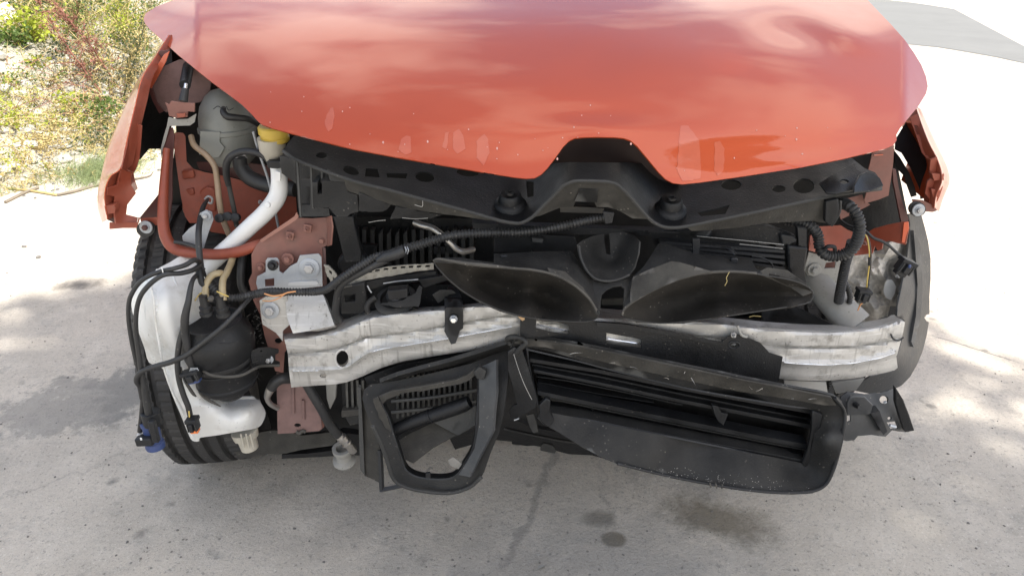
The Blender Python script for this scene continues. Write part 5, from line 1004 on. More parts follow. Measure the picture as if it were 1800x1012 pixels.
sheet('torn_plate', [(663, 534), (685, 531), (708, 528), (722, 519), (731, 516), (734, 508), (738, 502), (742, 504), (741, 518), (739, 526), (736, 539), (722, 538), (700, 540), (684, 537)], [(663, 534, .02), (742, 504, .03), (736, 539, .01), (700, 540, .005)], DUSTYP, car, th=.003, rag=.9, step=5, nz=.004)
tube('neck_arm', [(660, 523, .05), (650, 530, .045), (645, 540, .04), (648, 550, .04)], 5, DUSTYP, car)
sheet('centre_strut', [(735, 492), (760, 488), (812, 478), (816, 484), (770, 498), (745, 506)], .06, BLACKP, car, th=.012)

# ------------------------------------------------------------------ wiring
tube('corrugated_loom', [(370, 503, .04), (384, 515, .035), (400, 523, .035), (420, 523, .04), (440, 519, .04), (457, 515, .04), (480, 512, .03), (510, 513, .028), (545, 513, .028), (565, 511, .02), (580, 505, .01), (597, 491, .0), (617, 477, .0), (640, 463, .005), (662, 451, .01), (692, 444, .01)], [8.5, 8, 7.5, 7.2, 7.5, 7.5, 7, 7, 7, 7, 7, 7, 7.2, 7.5, 7.5, 7], RUBBER, car, ribs=.0056, seg=14, n=5, label='ribbed wiring loom crossing in front of the galvanised bracket')
tube('corrugated_loom', [(692, 444, .01), (712, 437, .01), (735, 431, .01), (770, 420, .01), (800, 413, .01), (840, 410, .015), (880, 409, .02), (920, 408, .02), (960, 403, .02), (1000, 395, .02), (1030, 388, .02), (1070, 381, .03)], [8.5, 8.5, 8.2, 8.2, 8, 8, 8, 8, 8, 8, 8, 8], RUBBER, car, ribs=.0058, seg=14, n=5, label='ribbed wiring loom climbing to the notch in the bonnet')
tube('tape_wrap', [(664, 458, .005), (680, 451, .003), (700, 445, .002), (712, 439, .002)], [6.5, 9.5, 10, 9], RUBBER, car)
for x in (712, 716): tube('tie_mark', [(x, 434, -.002), (x+2, 440, -.006), (x, 446, -.002)], 1, GALV, car)
tube('smooth_cable', [(596, 563, .03), (590, 550, .025), (592, 528, .02), (596, 508, .015), (606, 495, .01), (630, 481, .008), (655, 468, .006), (680, 456, .004)], [8, 7, 6.5, 6.5, 6.5, 7, 7, 7], RUBBER, car)
tube('white_wire', [(340, 489, .06), (347, 484, .05), (356, 485, .045), (364, 494, .04), (370, 502, .038)], 1.1, WHITEW, car); tube('orange_wire', [(343, 489, .06), (352, 488, .05), (361, 494, .042), (369, 503, .036)], 1.0, ORW, car)
tube('yellow_wire', [(343, 528, .06), (350, 518, .05), (360, 511, .045), (368, 510, .04)], 1.2, YELW, car); tube('yellow_wire', [(381, 512, .02), (392, 517, .018), (402, 521, .02)], 1.1, YELW, car)
tube('orange_wire', [(465, 516, .018), (480, 520, .012), (495, 518, .012), (506, 514, .012), (520, 512, .014)], 1.3, ORW, car); tube('orange_wire', [(462, 528, .03), (475, 529, .02), (490, 524, .015), (500, 517, .012)], 1.0, ORW, car)
sheet('loom_split', [(464, 516), (480, 513), (505, 513), (512, 517), (500, 521), (478, 522), (466, 520)], .022, RUBBER, car, th=.002)
K = -.005
tube('loose_cable', [(352, 462, .06), (342, 457, .03), (325, 466, .01), (305, 472, K), (283, 477, K), (262, 485, K), (246, 496, K), (234, 512, K), (227, 530, K), (226, 558, K), (231, 595, K), (238, 628, K), (246, 658, K), (251, 690, K), (250, 720, K), (246, 758, K)], [4.5, 4.5, 4.3, 4.2, 4.2, 4.2, 4, 4, 4, 4, 4, 4, 4, 4.5, 4.5, 4.5], RUBBER, car, label='outermost loose cable looping round the tank')
tube('loose_cable', [(352, 466, .05), (340, 474, .025), (318, 480, .005), (292, 482, -.012), (275, 490, -.012), (258, 505, -.012), (245, 525, -.012), (239, 555, -.012), (240, 590, -.012), (247, 640, -.012), (255, 690, -.012), (262, 730, -.012), (268, 770, -.012)], [4.5]*6+[4.2]*3+[5, 6, 6.5, 5], RUBBER, car, label='second loose cable looping round the tank')
tube('loose_cable', [(438, 526, .03), (420, 545, .0), (395, 571, -.02), (370, 592, -.025), (345, 611, -.025), (325, 625, -.025), (300, 636, -.025), (275, 643, -.02), (252, 651, -.02), (242, 660, -.02), (240, 670, -.018), (246, 680, -.012), (250, 700, -.01)], [3.5, 4, 4.3, 4.5, 4.5, 5, 5, 4.8, 4.5, 4.5, 4.5, 4.5, 4.5], RUBBER, car, label='cable running down across the black canister')
tube('loose_cable', [(358, 470, .06), (350, 480, .05), (340, 490, .02), (335, 505, .0), (331, 530, -.015), (325, 560, -.02), (326, 590, -.02), (332, 620, -.02), (338, 650, -.02)], [4, 4, 4, 4.5, 5.5, 7, 7, 6.5, 6], RUBBER, car, label='thick cable hanging straight down to the wide blue connector')
tube('loose_cable', [(328, 565, -.01), (320, 585, -.015), (314, 610, -.02), (312, 640, -.02), (315, 668, -.02), (323, 695, -.02), (330, 712, -.02), (334, 728, -.02)], 5, RUBBER, car, label='cable hanging to the orange sealed connector')
tube('loose_cable', [(349, 470, .05), (352, 485, .04), (355, 497, .035), (362, 502, .035)], [7, 6, 5.5, 5], BLACKP, car)
tube('cable_tie', [(284, 470, -.01), (286, 476, -.012), (287, 482, -.012)], 1, WHITEW, car)
cn1 = connector(338, 660, -.03, -.25, 32, 26, 'wide black connector with a blue end', tipm=BLUE)
a = Acc()
for i in range(6): a.add(tube_vf([(336+i*2, 646, -.03), (332+i*3.4, 656-i, -.032)], .7, seg=4))
link('crimp_wires', a.v, a.f, GALV, cn1)
cn2 = connector(340, 745, -.03, -.05, 20, 32, 'small black connector with an orange seal', tipm=ORANGEC)
v, f = tube_vf([(332, 722, -.025), (333, 733, -.03)], 1.2, seg=5); link('wire', v, f, YELW, cn2)
c = P(272, 745, -.01); k = mpp(272, 745, -.01)
cn3 = lathe('round_connector', P(274, 786, -.005), (-.03, .05, 1), [(0, k*16), (.006, k*17), (.014, k*16), (.016, k*14), (.052, k*14), (.053, k*15.5), (.060, k*15.5), (.061, k*14)], BLUE, car, 26, label='round blue connector hanging in front of the tyre')
lathe('connector_sleeve', P(270, 745, -.005), (-.03, .05, 1), [(0, k*16), (.004, k*16.5), (.028, k*16.5), (.030, k*13)], BLACKP, cn3, 22)
box('connector_latch', P(271, 757, -.03), (.012, .012, .05), BLACKP, cn3)
box('small_connector', P(256, 773, -.02), (.034, .02, .018), BLACKP, car, bevel=.003, rot=(0, -.05, 0), label='small black connector with a white mark')
box('connector_mark', P(248, 771, -.034), (.004, .002, .006), WHITEW, car)
tube('connector_ring', [(246, 762, -.01), (246, 768, -.012)], 5, WHITEW, car)
# bright side wiring
tube('corrugated_conduit', [(1470, 360, .10), (1482, 358, .08), (1494, 363, .06), (1505, 376, .05), (1511, 395, .045), (1509, 415, .045), (1502, 432, .05), (1490, 444, .055), (1475, 449, .06), (1460, 450, .06), (1447, 445, .06), (1440, 432, .065), (1438, 415, .07), (1430, 402, .07), (1415, 393, .075), (1395, 388, .08), (1378, 386, .09)], [10.5]*9+[9.5]*8, RUBBER, car, ribs=.0060, seg=14, n=5, label='thick corrugated conduit looping round beside the apron')
tube('corrugated_conduit', [(1497, 425, .08), (1492, 445, .09), (1486, 465, .10), (1481, 490, .11), (1477, 512, .12), (1474, 530, .13)], 8.5, RUBBER, car, ribs=.0060, seg=14, n=5, label='corrugated conduit hanging down behind the crash box')
tube('corrugated_conduit', [(1482, 490, .14), (1490, 505, .14), (1494, 520, .14), (1493, 532, .14)], 5, RUBBER, car, ribs=.0056, seg=10, n=5)
tube('loom_clip', [(1448, 438, .05), (1456, 433, .045), (1466, 434, .045), (1468, 440, .05)], 3.5, BLACKP, car)
tube('loom_branch', [(1478, 388, .12), (1490, 396, .10), (1508, 402, .08), (1522, 407, .07), (1535, 418, .06), (1550, 424, .055), (1562, 431, .05), (1574, 442, .05), (1586, 452, .05)], 2.6, RUBBER, car, label='thin black cable leading to the right hand plug')
c5 = connector(1590, 468, .04, .42, 30, 34, 'black plug with a blue mark')
box('plug_mark', P(1599, 468, .022), (.005, .004, .007), BLUE, c5)
tube('yellow_wire', [(1517, 409, .10), (1524, 418, .09), (1528, 440, .085), (1528, 465, .085), (1525, 490, .085), (1523, 510, .085)], 1.3, YELW, car); tube('black_wire', [(1518, 409, .10), (1526, 420, .09), (1530, 442, .085), (1530, 467, .085), (1527, 492, .085), (1525, 510, .085)], 1.8, RUBBER, car)
tube('tape_wrap', [(1529, 452, .083), (1529, 466, .083)], 3, RUBBER, car)
c6 = connector(1516, 518, .07, .15, 24, 27, 'black plug hanging in front of the fibre liner')
tube('orange_wire', [(1508, 545, .09), (1512, 536, .08), (1518, 531, .08)], 1.3, ORW, c6)

# ------------------------------------------------------------------ washer tank and canister
TK = [(262, 487), (276, 473), (300, 460), (318, 450), (340, 452), (358, 470), (360, 520), (358, 570), (352, 620), (354, 655), (362, 672), (375, 688), (392, 699), (411, 702), (452, 701), (459, 708), (467, 725), (462, 742), (455, 750), (443, 754), (420, 758), (380, 765), (352, 769), (350, 775), (338, 774), (330, 760), (318, 730), (303, 695), (290, 660), (284, 646), (262, 637), (254, 612), (246, 590), (240, 572), (232, 545), (231, 520), (234, 507), (243, 500)]
tkd = [(262, 487, .07), (300, 460, .10), (340, 452, .13), (232, 540, .07), (262, 637, .06), (284, 646, .04), (330, 760, .06), (350, 775, .07), (411, 702, .10), (467, 725, .10), (455, 750, .08), (358, 570, .06), (360, 500, .09), (268, 560, .012), (300, 520, .02), (315, 600, .012), (345, 700, .015), (390, 730, .02), (440, 727, .03), (330, 660, .01), (300, 650, .018), (255, 530, .03)]
tf_ = tps(tkd)
def tankd(x, y):
    d = tf_(x, y)
    sx = float(np.interp(y, [480, 500, 520, 560, 640, 700, 770], [276, 268, 270, 273, 288, 312, 344])); d -= .007*math.exp(-((x-sx)/3.0)**2)
    rx = float(np.interp(y, [490, 530, 580, 640], [292, 300, 312, 320]));  d += .010/(1+math.exp(-(x-rx)/4.0))
    d -= .012*gs(x, y, 375, 718, 12, 30, .75) + .008*gs(x, y, 352, 712, 30, 7, -.2)
    d -= .010*gs(x, y, 425, 715, 40, 10, 0)
    return d
tk = sheet('washer_tank', TK, tankd, WHITEP, car, th=.004, step=6, smooth_out=3, label='white plastic washer tank hanging in front of the tyre')
sheet('tank_back', [(x*.94+20, y*.96+24) for x, y in TK], .15, WHITEP, tk, th=.004, step=14)
v, f = tube_vf([(276, 474, .05), (267, 500, .018), (270, 530, .004), (273, 560, .0), (280, 605, .0), (288, 645, .004), (300, 682, .01), (318, 722, .02), (338, 768, .04)], 1.8, seg=8); link('mould_seam', v, f, WHITEP, tk)
lathe('tank_outlet', P(440, 789, .07), (-.16, .1, 1), [(0, .016), (.002, .018), (.028, .020), (.030, .026), (.045, .028)], CREAM, tk, 14)
for dx in (-9, 0, 8):
    v, f = tube_vf([(438+dx, 786, .045), (432+dx, 762, .045)], 1.6, seg=5); link('outlet_rib', v, f, CREAM, tk)
for q in ([(318, 645, .0), (323, 665, .002), (338, 690, .003), (345, 697, .003)], [(346, 670, .01), (352, 690, .006), (366, 702, .006), (388, 714, .008)], [(355, 660, .03), (362, 680, .03), (370, 700, .02)]):
    v, f = tube_vf(q, [1.5, 2.5, 3, 1.2][:len(q)], seg=5); link('dirt_streak', v, f, GREYP, tk)
for q in ([(300, 476, .03), (310, 500, .02), (318, 540, .012), (326, 590, .008), (334, 640, .004)], [(262, 500, .03), (255, 540, .03), (262, 590, .03)]):
    v, f = tube_vf([(x, y, tankd(x, y)+.001) for x, y, _ in q], 1.6, seg=8); link('moulded_rib', v, f, WHITEP, tk)
k = mpp(405, 610, .02); C0 = P(408, 697, .045); ax = (-.035, -.03, 1)
h = lambda y: (697-y)*k*1.09
cn = lathe('canister', C0, ax, [(0, k*14), (h(692), k*24), (h(684), k*30), (h(676), k*33), (h(673), k*46), (h(668), k*50), (h(655), k*52), (h(620), k*53), (h(617), k*56), (h(612), k*58), (h(608), k*60), (h(592), k*63), (h(576), k*63), (h(566), k*59), (h(556), k*53), (h(549), k*50), (h(546), k*50), (h(546), k*46), (h(552), k*44), (h(556), k*20)], BLACKP, car, 48, label='round black canister strapped to the frame')
lathe('canister_seam', C0+Vector(ax).normalized()*h(619), ax, [(0, k*53), (0, k*57), (.006, k*58.5), (.008, k*58.5), (.010, k*56)], RUBBER, cn, 48)
lathe('strap', C0+Vector(ax).normalized()*h(660), ax, [(0, k*52), (0, k*54.5), (.003, k*54.5), (.0045, k*53.2), (.034, k*53.2), (.036, k*54.5), (.039, k*54.5), (.039, k*52)], BLACKP, cn, 48)
v, f = tube_vf([(352, 648, -.015), (372, 659, -.030), (400, 662, -.035), (425, 659, -.025), (447, 648, .0), (460, 643, .03), (490, 642, .06)], 2.6, seg=8); link('strap_edge', v, f, GREYP, cn)
sheet('strap_arm', [(440, 617), (455, 611), (470, 610), (490, 614), (490, 620), (484, 623), (484, 633), (492, 636), (492, 644), (468, 643), (445, 650)], [(440, 617, .03), (490, 614, .065), (492, 644, .065), (445, 650, .02)], BLACKP, cn, th=.004, step=7, bevel=.001, holes=[ell(459, 617, 1.8, 1.8, 6)])
bolt(472, 631, .055, 9, cn, m=STEEL, wm=GALV)
v, f = tube_vf([(384, 603, -.044), (398, 604, -.047), (412, 602, -.045), (418, 599, -.043)], 1.3, seg=5); link('moulded_slot', v, f, DEEP, cn)
for x, y in ((364, 552), (393, 554)):
    lathe('hose_stub', P(x, y, .02), (0, -.05, 1), [(0, k*12), (.006, k*12), (.007, k*9), (.012, k*9), (.013, k*10.5), (.017, k*10.5), (.018, k*8), (.026, k*7.5), (.04, k*7)], RUBBER, cn, 18)
tube('yellowed_hose', [(363, 530, .02), (361, 512, .03), (365, 494, .04), (374, 483, .05), (386, 480, .06), (395, 482, .08)], 6, BEIGEH, car, seg=14)
tube('yellowed_hose', [(393, 528, .02), (391, 510, .03), (392, 492, .05), (399, 478, .07), (406, 462, .10), (410, 448, .12)], 6, BEIGEH, car, seg=14)
lathe('hose_valve', P(371, 528, .01), (.2, -.2, 1), [(0, .004), (.006, .006), (.009, .004)], GREYP, car, 12)
tube('dark_pipe', [(428, 440, .15), (424, 470, .13), (424, 500, .12), (434, 518, .12)], 7, RUBBER, car)
a = Acc()
for _ in range(60):
    q = P(random.gauss(450, 7), random.gauss(572, 22), .02+random.uniform(-.01, .02)); a.add(blade_vf(q, rv(), random.uniform(.004, .012), .0005))
for _ in range(60):
    q = P(random.gauss(440, 14), random.gauss(640, 10), .03); a.add(blade_vf(q, rv(), random.uniform(.008, .02), .0005))
o = link('dry_debris', a.v, a.f, GREYP, car, kind='stuff')

# ------------------------------------------------------------------ below the beam, dark side
tube('ac_hose', [(535, 668, .08), (548, 690, .08), (565, 718, .08), (580, 745, .085), (597, 766, .09)], [8, 8.5, 8.5, 8.5, 8.5], RUBBER, car, seg=16)
tube('hose_fitting', [(596, 765, .088), (604, 772, .09), (611, 780, .092), (622, 792, .10)], [8, 8.5, 7.5, 7], PIPE, car, seg=16)
for x, y in ((600, 768), (608, 777)): tube('crimp_ring', [(x, y, .088), (x+2, y+2, .0885)], 9.4, PIPE, car, seg=16)
lathe('tow_mount', P(606, 812, .16), (0, -.2, 1), [(0, .018), (.004, .026), (.01, .026), (.016, .018), (.03, .016), (.04, .022), (.05, .022), (.05, .014), (.03, .012)], ALUD, car, 20)
tube('short_hose', [(512, 664, .095), (495, 665, .085), (483, 672, .08), (477, 682, .08)], [10, 10, 9.5, 9], RUBBER, car, seg=16)
tube('short_pipe', [(477, 680, .08), (472, 690, .08), (470, 700, .085), (476, 710, .09), (488, 717, .105)], [8, 7, 5, 4.5, 4.5], PIPE, car)
sheet('subframe_arm', [(405, 790), (410, 778), (425, 770), (445, 762), (475, 756), (500, 756), (530, 765), (560, 762), (590, 758), (596, 768), (585, 782), (560, 786), (530, 790), (500, 797), (470, 798), (440, 806), (420, 802)], [(405, 790, .20), (596, 768, .22), (500, 797, .20), (500, 756, .22)], GREYP, car, th=.02, step=10, nz=.006, bevel=.003, holes=[ell(426, 786, 10, 5, 12, -.2)], label='dusty grey subframe arm with a tow hole')
sheet('undertray_edge', [(495, 799), (540, 797), (600, 790), (610, 800), (560, 803), (495, 806)], .21, DEEP, car, th=.02)
sheet('side_mesh', [(545, 780), (600, 760), (640, 765), (640, 800), (560, 800)], .25, DEEP, car, th=.02, nz=.01)
# radiator / intercooler
co = sheet('radiator_core', [(600, 668), (640, 664), (900, 610), (950, 640), (945, 730), (838, 745), (700, 740), (604, 735)], .115, DEEP, car, th=.03, step=30)
a = Acc()
for i in range(4): x = 607+i*9.5; a.add(sheet_vf([(x, 668), (x+4, 668), (x+6, 728), (x+2, 728)], .105, .012, step=99))
link('cooler_fin', a.v, a.f, RADF, co, kind='stuff')
a = Acc()
for i in range(15):
    x = 696+i*9.2; yb = 735-i*2.2
    a.add(sheet_vf([(x, 664-i*1.2), (x+4.2, 663-i*1.2), (x+5, yb), (x+.8, yb)], .095, .012, step=99))
link('cooler_fin', a.v, a.f, RADF, co, kind='stuff')
for y in (700, 719): v, f = tube_vf([(688, y+5, .085), (760, y-2, .085), (845, y-16, .085)], 3.2, seg=6); link('cooler_bar', v, f, RADF, co)
sheet('cooler_end', [(600, 722), (632, 720), (632, 730), (600, 734)], .095, GREYP, car, th=.02, bevel=.002); sheet('cooler_end', [(606, 732), (632, 730), (630, 745), (615, 748)], .10, DUSTYP, car, th=.02, bevel=.002)
sheet('cooler_post', [(572, 670), (592, 668), (590, 700), (580, 720), (574, 700)], .11, ALUD, car, th=.012, bevel=.002)
# side plate and U bracket
sheet('side_plate', [(632, 680), (642, 690), (648, 720), (658, 752), (668, 790), (670, 850), (655, 842), (641, 836), (634, 800)], [(632, 680, .03), (668, 790, .0), (641, 836, .02)], GREYP, car, th=.004, step=9, label='flat grey plate beside the fog lamp surround')
sheet('side_plate_edge', [(629, 680), (634, 682), (638, 760), (641, 836), (633, 824), (631, 760)], .015, DUSTYP, car, th=.01)
tube('u_bracket', [(668, 790, .0), (670, 828, -.01), (671, 859, -.015)], 4.5, BLACKP, car, seg=4, n=2); tube('u_bracket', [(668, 861, -.015), (707, 853, -.015)], 4.5, BLACKP, car, seg=4, n=2)
# ------------------------------------------------------------------ fog lamp surround (dark side)
O = [(637, 700), (640, 685), (650, 676), (675, 672), (700, 668), (740, 660), (790, 648), (830, 638), (862, 625), (882, 612), (893, 606), (894, 625), (893, 665), (889, 700), (884, 730), (876, 762), (864, 790), (856, 812), (850, 830), (842, 846), (826, 856), (806, 866), (780, 867), (750, 864), (720, 856), (700, 848), (690, 836), (684, 812), (676, 790), (664, 765), (652, 742), (642, 720)]
I = [(668, 700), (676, 695), (700, 690), (740, 683), (780, 677), (812, 671), (828, 658), (838, 648), (842, 662), (842, 690), (840, 730), (838, 760), (832, 790), (818, 815), (806, 833), (790, 842), (760, 843), (730, 838), (712, 826), (704, 805), (697, 785), (689, 760), (682, 735), (672, 715)]
sur = sheet('fog_lamp_surround', O, [(637, 700, -.02), (700, 668, .0), (790, 648, .0), (893, 606, .02), (889, 700, -.05), (850, 830, -.08), (780, 867, -.085), (700, 848, -.07), (664, 765, -.045), (740, 683, -.01), (840, 730, -.045), (704, 805, -.055)], DUSTYP, car, th=.006, step=8, nz=.003, holes=[I], bevel=.0015, label='broken empty fog lamp surround hanging below the beam')
def ringrow(pts, d0, d1): return [P(x, y, (d0 if y < 700 else d1)) for x, y in pts]
cI = I+[I[0]]
dI = tps([(668, 700, -.02), (740, 683, -.01), (838, 648, .0), (840, 730, -.045), (806, 833, -.075), (730, 838, -.07), (689, 760, -.045), (704, 805, -.055)])
loft('surround_wall', [[P(x, y, dI(x, y)+.002) for x, y in cI], [P(x*.97+24, y*.97+16, dI(x, y)+.05) for x, y in cI]], BLACKP, sur, nv=90, nu=3, th=.003)
sheet('surround_pillar', [(842, 645), (855, 640), (872, 632), (872, 690), (868, 725), (866, 757), (852, 785), (840, 808), (826, 838), (806, 834), (820, 812), (834, 788), (842, 745)], [(842, 645, -.02), (872, 632, -.03), (868, 725, -.075), (826, 838, -.10), (806, 834, -.09), (842, 745, -.065)], LINER, sur, th=.008, step=9, bevel=.002, nz=.002)
sheet('surround_pillar_clip', [(832, 655), (842, 645), (855, 652), (850, 668), (838, 666)], -.04, DUSTYP, sur, th=.01, bevel=.002)
sheet('surround_inner_rail', [(666, 697), (690, 687), (740, 679), (800, 668), (820, 660), (836, 648), (838, 656), (826, 668), (812, 674), (740, 688), (700, 695), (680, 702), (672, 712)], -.03, GREYP, sur, th=.006, bevel=.001, holes=[[(702, 692), (738, 687), (737, 689), (703, 695)]])
sheet('surround_torn_end', [(656, 702), (664, 697), (672, 715), (682, 735), (688, 760), (678, 752), (668, 735), (660, 718)], -.045, GREYP, sur, th=.004, rag=.9, step=5)
v, f = tube_vf([(x, y, -.09) for x, y in [(655, 748), (668, 775), (680, 808), (690, 838), (705, 852), (740, 862), (790, 866), (825, 856), (846, 838)]], 3.5, seg=8); link('surround_edge', v, f, DUSTYP, sur)
tube('inner_rib', [(690, 757, -.01), (730, 740, -.005), (775, 725, .0), (812, 712, .0), (825, 706, .0)], [11, 12, 13, 13, 11], BLACKP, sur, seg=16)
for x, y in ((718, 745), (755, 731)): tube('rib_ring', [(x, y, -.004), (x+2, y-.8, -.004)], 13, BLACKP, sur, seg=16)
sheet('brake_duct_floor', [(693, 778), (720, 762), (762, 742), (800, 728), (840, 712), (842, 745), (800, 765), (760, 787), (726, 814), (704, 803)], [(693, 778, .0), (840, 712, .07), (726, 814, -.03), (800, 765, .0)], GREYP, sur, th=.004, step=10, nz=.006)
sheet('brake_duct_side', [(762, 742), (800, 728), (838, 712), (838, 745), (805, 765)], .0, DUSTYP, sur, th=.004)
v, f = sheet_vf([(787, 808), (797, 803), (812, 815), (806, 824), (792, 818)], -.078, .001, step=5, nz=.004, nf=40); tagt(link('leaf_scrap', v, f, mat('pale_leaf_scrap', (.22, .21, .19), .8)), 'pale leaf scrap lying inside the empty fog lamp surround', 'leaf')
v, f = sheet_vf([(748, 832), (756, 831), (757, 840), (748, 840)], -.08, .006); link('broken_clip', v, f, BLACKP, sur, bevel=.001)
v, f = tube_vf([(750, 828, -.085), (756, 822, -.08), (761, 823, -.08)], 1.8, seg=5); link('broken_clip_edge', v, f, GREYP, sur)
# long curved lip from the surround up to the grille
sheet('splitter_lip', [(668, 672), (700, 660), (740, 649), (790, 636), (840, 621), (880, 608), (905, 600), (900, 612), (880, 618), (840, 632), (790, 645), (740, 655), (700, 668), (676, 674)], [(668, 672, -.01), (790, 640, -.005), (905, 600, -.03)], DUSTYP, car, th=.008, step=8, nz=.002, bevel=.002)
sheet('splitter_web', [(640, 664), (705, 640), (790, 625), (890, 605), (840, 622), (740, 650), (668, 672), (648, 678)], .045, BLACKP, car, th=.004)
# torn strip between surround and grille
ts = sheet('torn_strip', [(893, 618), (904, 610), (918, 616), (928, 645), (936, 672), (944, 702), (941, 716), (920, 728), (899, 740), (894, 722), (902, 712), (909, 711), (902, 680), (893, 650)], [(893, 618, -.04), (918, 616, -.04), (944, 702, -.06), (899, 740, -.04), (905, 680, -.045)], BLACKP, car, th=.005, nz=.004, step=8, bevel=.0015, label='torn strip hanging between the fog lamp surround and the grille')
v, f = tube_vf([(903, 622, -.048), (912, 650, -.055), (922, 676, -.062), (935, 702, -.068)], .5, seg=5); link('stress_mark', v, f, ALUD, ts)
sheet('torn_strip', [(925, 730), (938, 727), (944, 745), (946, 759), (937, 761), (930, 748)], -.04, DUSTYP, car, th=.005, bevel=.001)
v, f = tube_vf([(904, 738, -.048), (912, 735, -.05)], 1.4, seg=5); link('stress_mark', v, f, GALV, ts)
sheet('undertray', [(845, 700), (900, 735), (935, 752), (1000, 762), (1040, 770), (1100, 790), (1060, 805), (1040, 800), (1000, 798), (950, 785), (900, 776), (860, 772), (800, 790), (790, 770)], [(845, 700, .14), (1100, 790, .10), (860, 772, .20), (950, 785, .20)], DEEP, car, th=.01, step=16, nz=.004)
tube('undertray_rail', [(886, 752, .06), (930, 762, .06), (980, 772, .06), (1030, 780, .06)], 4, DUSTYP, car, flat=.5)
sheet('undertray_tab', [(950, 784), (956, 779), (972, 783), (978, 792), (975, 797), (950, 792)], .12, DUSTYP, car, th=.008, bevel=.001)

# ------------------------------------------------------------------ lower grille (bright side)
GO = [(897, 612), (903, 600), (915, 594), (935, 593), (965, 596), (1000, 602), (1050, 611), (1100, 622), (1150, 632), (1200, 642), (1250, 652), (1300, 663), (1350, 673), (1400, 682), (1445, 690), (1466, 696), (1480, 708), (1486, 726), (1484, 755), (1478, 785), (1470, 815), (1460, 840), (1448, 857), (1430, 865), (1395, 867), (1340, 864), (1270, 856), (1200, 842), (1140, 828), (1085, 815), (1050, 800), (1020, 783), (1000, 770), (975, 755), (955, 745), (945, 735), (950, 724), (975, 726), (1030, 737), (1090, 750), (1150, 762), (1220, 776), (1290, 790), (1360, 803), (1412, 814), (1424, 800), (1432, 760), (1434, 728), (1422, 718), (1380, 710), (1300, 697), (1220, 682), (1150, 668), (1080, 650), (1020, 633), (970, 618), (935, 611), (915, 613), (905, 622)]
gd_ = tps([(900, 610, -.035), (1000, 604, -.055), (1150, 634, -.07), (1300, 665, -.075), (1466, 697, -.06), (1486, 740, -.055), (1460, 840, -.08), (1395, 866, -.10), (1270, 856, -.10), (1140, 828, -.095), (1020, 783, -.08), (950, 735, -.05), (1030, 737, -.04), (1220, 776, -.04), (1412, 814, -.04), (1434, 740, -.03), (1300, 697, -.03), (1080, 650, -.03), (970, 618, -.03), (1300, 825, -.085), (1150, 795, -.08), (1455, 770, -.075), (1200, 660, -.075), (1380, 692, -.08)])
gr = sheet('lower_grille_frame', GO, lambda x, y: gd_(x, y), DUSTYP, car, th=.005, step=9, nz=.002, bevel=.0015, label='twisted black lower grille frame hanging askew')
sheet('grille_top_lip', [(905, 603), (920, 597), (960, 600), (1000, 606), (1100, 625), (1200, 646), (1300, 667), (1400, 686), (1460, 698), (1470, 712), (1450, 712), (1380, 700), (1300, 688), (1200, 667), (1100, 645), (1020, 626), (960, 610), (925, 608)], lambda x, y: gd_(x, y)-.006, GREYP, gr, th=.004, step=8, nz=.002, bevel=.0015)
v, f = tube_vf([(897, 605, -.03), (892, 596, -.03), (900, 592, -.04), (915, 594, -.045), (925, 602, -.05), (915, 612, -.045), (905, 622, -.04), (900, 622, -.035)], [4, 5, 5, 4, 4, 5, 4, 2], seg=10); link('curled_end', v, f, DUSTYP, gr)
sheet('grille_back', [(925, 612), (1080, 645), (1300, 690), (1445, 715), (1440, 820), (1200, 790), (950, 742), (935, 680)], .075, DEEP, gr, th=.004, step=30)
inn = [(925, 612), (1020, 634), (1080, 650), (1220, 683), (1380, 711), (1434, 722), (1432, 770), (1414, 816), (1290, 791), (1150, 763), (1030, 738), (955, 725), (940, 690), (930, 650)]
loft('grille_tunnel', [[P(x, y, gd_(x, y)+.004) for x, y in inn+[inn[0]]], [P(x*.98+22, y*.98+12, .07) for x, y in inn+[inn[0]]]], BLACKP, gr, nv=80, nu=3, th=.003)
def slat(pts, w0, w1, d, m=BLACKP, th=.03, **k):
    n_ = len(pts); up_ = [(x, y-(w0+(w1-w0)*i/(n_-1))/2) for i, (x, y) in enumerate(pts)]; dn = [(x, y+(w0+(w1-w0)*i/(n_-1))/2) for i, (x, y) in enumerate(pts)][::-1]
    sheet('slat', up_+dn, d, m, gr, th=th, step=24, bevel=.0012, nz=.0008, **k)
slat([(932, 633), (1050, 652), (1200, 683), (1350, 710), (1428, 724)], 6, 7, -.018)
slat([(934, 641), (1050, 662), (1200, 694), (1350, 724), (1428, 738)], 3, 5, .005)
slat([(938, 652), (1050, 674), (1200, 706), (1350, 735), (1426, 750)], 5, 8, -.010)
slat([(942, 662), (1000, 670), (1100, 690), (1200, 712)], 2, 3, .02)
slat([(945, 672), (1050, 692), (1150, 708)], 2, 2, .03)
slat([(945, 690), (1050, 712), (1200, 742), (1350, 772), (1420, 785)], 7, 8, -.020)
slat([(950, 697), (1050, 719), (1200, 749), (1350, 779), (1418, 791)], 3, 3, -.004, m=DUSTYP)
slat([(952, 727), (1030, 738), (1150, 762), (1290, 789), (1412, 812)], 5, 7, -.030, m=DUSTYP)
slat([(952, 719), (1030, 730), (1150, 754), (1290, 780), (1412, 801)], 3, 4, -.012)
sheet('grille_flap', [(966, 694), (1000, 700), (1032, 708), (1038, 730), (1000, 722), (972, 714)], .02, GREYP, gr, th=.004, bevel=.002)
for x0, x1 in ((1042, 1150), (1158, 1268), (1276, 1400)):
    yb = lambda x: 700+(x-966)*.20
    sheet('grille_flap', [(x0, yb(x0)+9), (x1, yb(x1)+9), (x1+2, yb(x1)+33-(x1-1000)*.02), (x0+3, yb(x0)+33)], .025, DUSTYP, gr, th=.004, bevel=.002, nz=.002)
